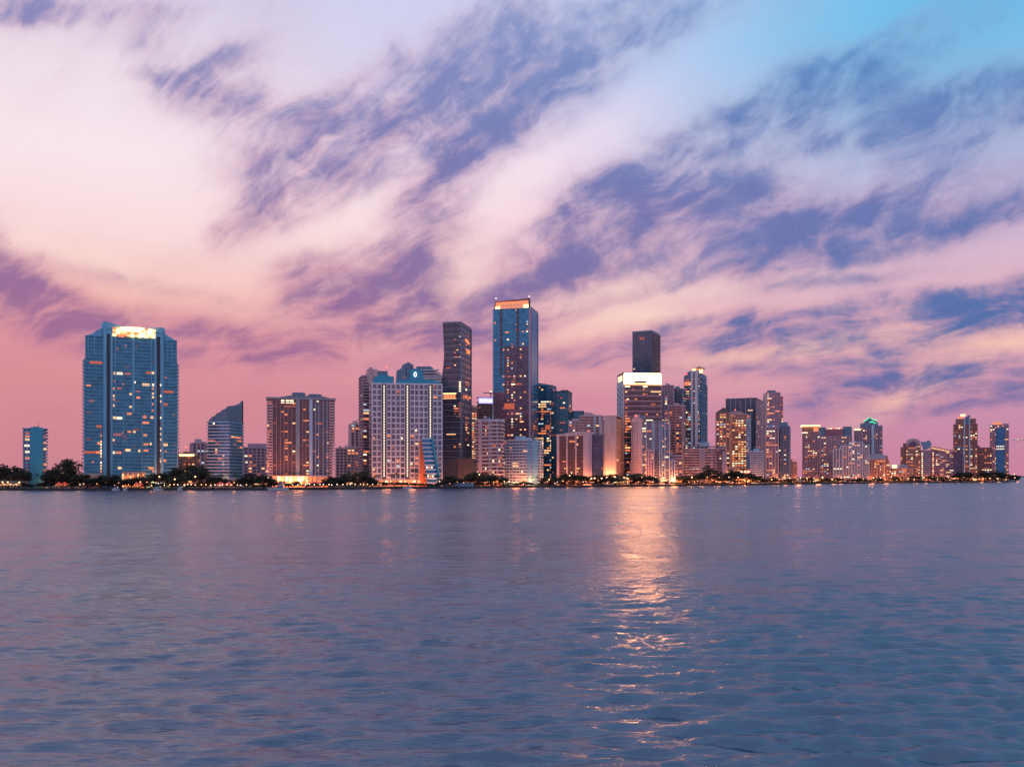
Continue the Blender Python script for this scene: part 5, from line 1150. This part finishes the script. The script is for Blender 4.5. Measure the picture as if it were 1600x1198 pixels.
# ------------------------------------------------------------------ things on the quay
def tent(px, wpx, mat, label, h=5.5):
    x, y = place(px, 5); w = wpx / FPX * y; r = bpy.data.objects.new('marquee', None); COL.objects.link(r); r.location = (x, y, GZ); tag(r, label, 'marquee')
    for sx in (-1, 1):
        for sy in (0, 3.5): box(r, 'post', sx * w * .46 - .08, sx * w * .46 + .08, sy - .08, sy + .08, 0, 2.8, 'metal_grey')
    n = max(2, int(w / 5))
    for k in range(n):
        a, b_ = -w / 2 + w * k / n, -w / 2 + w * (k + 1) / n; m_ = (a + b_) / 2
        mesh_obj('canopy', [(a, -.6, 2.8), (b_, -.6, 2.8), (b_, 4.2, 2.8), (a, 4.2, 2.8), (m_, 1.8, h)], [(0,1,4), (1,2,4), (2,3,4), (3,0,4), (0,3,2,1)], MATS[mat], r)
    for k in range(n * 2): box(r, 'string_light', -w / 2 + w * (k + .5) / n / 2 - .18, -w / 2 + w * (k + .5) / n / 2 + .18, -.75, -.45, 2.3, 2.7, 'lamp_orange')
lamp('tent_red', (.9, .10, .06), .55); lamp('tent_warm', (1, .55, .28), .9)
tent(95, 18, 'tent_red', 'glowing red marquee under the dark trees right of the narrow teal block'); tent(350, 26, 'tent_red', 'long glowing red marquee on the quay below the fin roofed office'); tent(215, 12, 'tent_red', 'small red lit marquee at the foot of the broad blue tower')
tent(14, 30, 'tent_warm', 'pale lit pavilion with white posts beside the narrow teal block', 4.2)
def hoarding():
    x, y = place(716, 3.5); w = 50 / FPX * y; r = bpy.data.objects.new('site_hoarding', None); COL.objects.link(r); r.location = (x, y, GZ); r.rotation_euler = (0, 0, R(-12)); tag(r, 'blue site hoarding on the quay below the dark curved tower', 'hoarding')
    for k in range(12): box(r, 'board', -w / 2 + w * k / 12 + .03, -w / 2 + w * (k + 1) / 12 - .03, 0, .12, 0, 3.4 + .1 * (k % 2), 'slate_blue')
    for k in range(13): box(r, 'post', -w / 2 + w * k / 12 - .08, -w / 2 + w * k / 12 + .08, .13, .3, -.1, 3.6, 'dark_concrete')
hoarding()

# ------------------------------------------------------------------ boats
wall('hull_white', (.62, .66, .72), .3, .04, False); wall('hull_grey', (.30, .36, .44), .3, .05, False)
def hull(name, L, B, D, mat, parent, bow=.28):
    st = []; N = 10
    for i in range(N + 1):
        t = i / N; bw = B / 2 * (1 if t > bow else math.sin(t / bow * math.pi / 2) ** .8); x = -L / 2 + L * t; sh = D * (1 + .35 * (1 - t) ** 2)
        st.append([(x, -bw, sh), (x + (.06 * L * (1 - t) ** 2), -bw * .72, -.35), (x + (.06 * L * (1 - t) ** 2), bw * .72, -.35), (x, bw, sh)])
    v = [p for s_ in st for p in s_]; f = []
    for i in range(N):
        for j in range(4): f.append((4 * i + j, 4 * i + (j + 1) % 4, 4 * i + 4 + (j + 1) % 4, 4 * i + 4 + j))
    f += [(0, 3, 2, 1), (4 * N, 4 * N + 1, 4 * N + 2, 4 * N + 3)]
    o = mesh_obj(name, v, f, MATS[mat], parent); return o
def cabin(parent, name, x0, x1, wd, z0, z1, rake0, rake1, mat):
    return prism(parent, name, [(x0, z0), (x1, z0), (x1 - rake1, z1), (x0 + rake0, z1)], -wd / 2, wd / 2, mat)
def yacht():
    Yd = shore_y(434) - 7; x = (434 - 800) / FPX * Yd
    r = bpy.data.objects.new('motor_yacht', None); COL.objects.link(r); r.location = (x, Yd, 0); r.rotation_euler = (0, 0, R(8)); tag(r, 'grey white motor yacht with raked flybridge moored before the bronze condominium', 'yacht')
    hull('hull', 17.5, 4.6, 1.5, 'hull_white', r); cb = cabin(r, 'cabin', -3.5, 6.8, 3.8, 1.5, 3.3, 3.2, .6, 'hull_grey')
    for k in range(4): box(cb, 'cabin_window', -.6 + 1.7 * k, .8 + 1.7 * k, -1.98, -1.9, 2.1, 2.9, 'glass_dark')
    cabin(r, 'flybridge', 0, 5.2, 3.0, 3.3, 4.9, 1.5, .8, 'hull_grey'); box(r, 'hardtop', 1.2, 5.6, -1.6, 1.6, 5.5, 5.75, 'hull_white')
    for xx in (1.6, 5.0):
        for yy in (-1.3, 1.3): box(r, 'stanchion', xx - .06, xx + .06, yy - .06, yy + .06, 4.8, 5.5, 'metal_grey')
    prism(r, 'radar_arch', [(2.6, 5.7), (3.6, 5.7), (3.3, 7.6), (2.9, 7.6)], -.5, .5, 'hull_grey'); box(r, 'mast_light', 2.9, 3.3, -.2, .2, 7.7, 8.1, 'lamp_orange'); box(cb, 'cabin_light', 4.4, 6.0, -2.02, -1.99, 2.1, 2.9, 'lit_orange')
yacht()
def boat(px, scale, label, heading, tower=True):
    Yd = shore_y(px) - 5; x = (px - 800) / FPX * Yd
    r = bpy.data.objects.new('motor_boat', None); COL.objects.link(r); r.location = (x, Yd, 0); r.rotation_euler = (0, 0, R(heading)); r.scale = (scale,) * 3; tag(r, label, 'boat', 'small boats moored along the quay')
    hull('hull', 8.5, 2.9, 1.1, 'hull_white', r); cb = cabin(r, 'cabin', -1.2, 2.6, 2.2, 1.1, 2.5, 1.0, .3, 'hull_grey'); box(cb, 'windscreen', -.3, 1.8, -1.14, -1.11, 1.5, 2.2, 'glass_dark')
    if tower:
        for xx in (.2, 2.2):
            for yy in (-.9, .9): box(r, 'tower_leg', xx - .05, xx + .05, yy - .05, yy + .05, 2.4, 4.3, 'metal_grey')
        box(r, 'tower_top', -.1, 2.5, -1.2, 1.2, 4.3, 4.45, 'hull_white')
    box(r, 'stern_rail', 3.9, 4.0, -1.2, 1.2, 1.1, 1.7, 'metal_grey'); box(r, 'deck_light', 1.2, 1.5, -1.25, -1.12, 2.5, 2.8, 'lamp_white')
boat(180, 1.0, 'white boat with lookout tower moored left of its smaller neighbour below the broad blue tower', 80); boat(195, .8, 'small low white boat moored beside the lookout tower boat', 95, False)
boat(246, 1.15, 'white boat with hardtop moored before the trees right of the broad blue tower', 70); boat(281, 1.1, 'pale boat with tall tower moored under the big dark trees', 100); boat(637, 1.1, 'long low white boat lying along the quay before the grid hotel', 5, False)

# ------------------------------------------------------------------ far bridge and an airliner low over the bay
def bridge():
    Yb = 2300.; x0 = (1580 - 800) / FPX * Yb; r = bpy.data.objects.new('bridge', None); COL.objects.link(r); r.location = (x0, Yb, 0); r.rotation_euler = (0, 0, R(6)); tag(r, 'low dark causeway bridge on piers beyond the island tip', 'bridge')
    box(r, 'deck', 0, 900, 0, 12, 8.2, 10, 'dark_concrete'); box(r, 'railing', 0, 900, -.3, 0, 10, 11.2, 'metal_grey')
    for k in range(20): box(r, 'pier', 20 + 45 * k, 24 + 45 * k, 1, 11, -3, 8.2, 'dark_concrete')
    for k in range(10): box(r, 'lamp', 8 + 60 * k, 10 + 60 * k, .2, 1, 15, 17, 'lamp_warm'); box(r, 'lamp_post', 8.8 + 60 * k, 9.2 + 60 * k, .4, .8, 10, 15, 'dark_concrete')
    hb = box(r, 'abutment', -60, 0, -10, 20, -3, 6, 'seawall_stone')
bridge()
def airliner():
    Yd = 2500.; r = bpy.data.objects.new('airliner', None); COL.objects.link(r); r.location = ((1592 - 800) / FPX * Yd, Yd, CAMZ + (HY - 687) / FPX * Yd); r.rotation_euler = (0, R(-2), R(4)); tag(r, 'small airliner with bright cabin lights flying low beyond the island', 'airliner')
    n = 10; prof = [(-20, .3), (-18.6, 1.3), (-16, 1.9), (-8, 2), (10, 2), (16, 1.3), (20, .4)]; v, f = [], []
    for x, rr in prof: v += [(x, rr * math.cos(6.2832 * i / n), rr * math.sin(6.2832 * i / n) + (max(0, x - 8) * .08)) for i in range(n)]
    for j in range(len(prof) - 1): f += [(j * n + i, j * n + (i + 1) % n, (j + 1) * n + (i + 1) % n, (j + 1) * n + i) for i in range(n)]
    f += [tuple(range(n)), tuple(range(len(v) - 1, len(v) - n - 1, -1))]; fu = mesh_obj('fuselage', v, f, MATS['hull_white'], r)
    for s_ in (-1, 1):
        prism(r, 'wing', [(-4, s_ * 1.5), (3, s_ * 1.5), (7, s_ * 17), (5, s_ * 17)], -.9, -.5, 'hull_grey', axis='z'); prism(r, 'tailplane', [(15, s_ * .6), (18.5, s_ * .6), (20, s_ * 6), (18.5, s_ * 6)], 1.2, 1.5, 'hull_grey', axis='z')
        box(r, 'engine', -4.5, -.5, s_ * 6 - .9, s_ * 6 + .9, -2.6, -.9, 'metal_grey'); box(r, 'landing_light', -4.8, -4.2, s_ * 2.5 - .5, s_ * 2.5 + .5, -1.3, -.5, 'lamp_warm')
    prism(r, 'tail_fin', [(14, 1.6), (19, 1.6), (20.5, 7), (18.5, 7)], -.2, .2, 'hull_white')
    for k in range(12): box(fu, 'cabin_window', -14 + 2.2 * k, -12.6 + 2.2 * k, -2.1, -1.85, .3, 1.0, 'lit_yellow')
airliner()
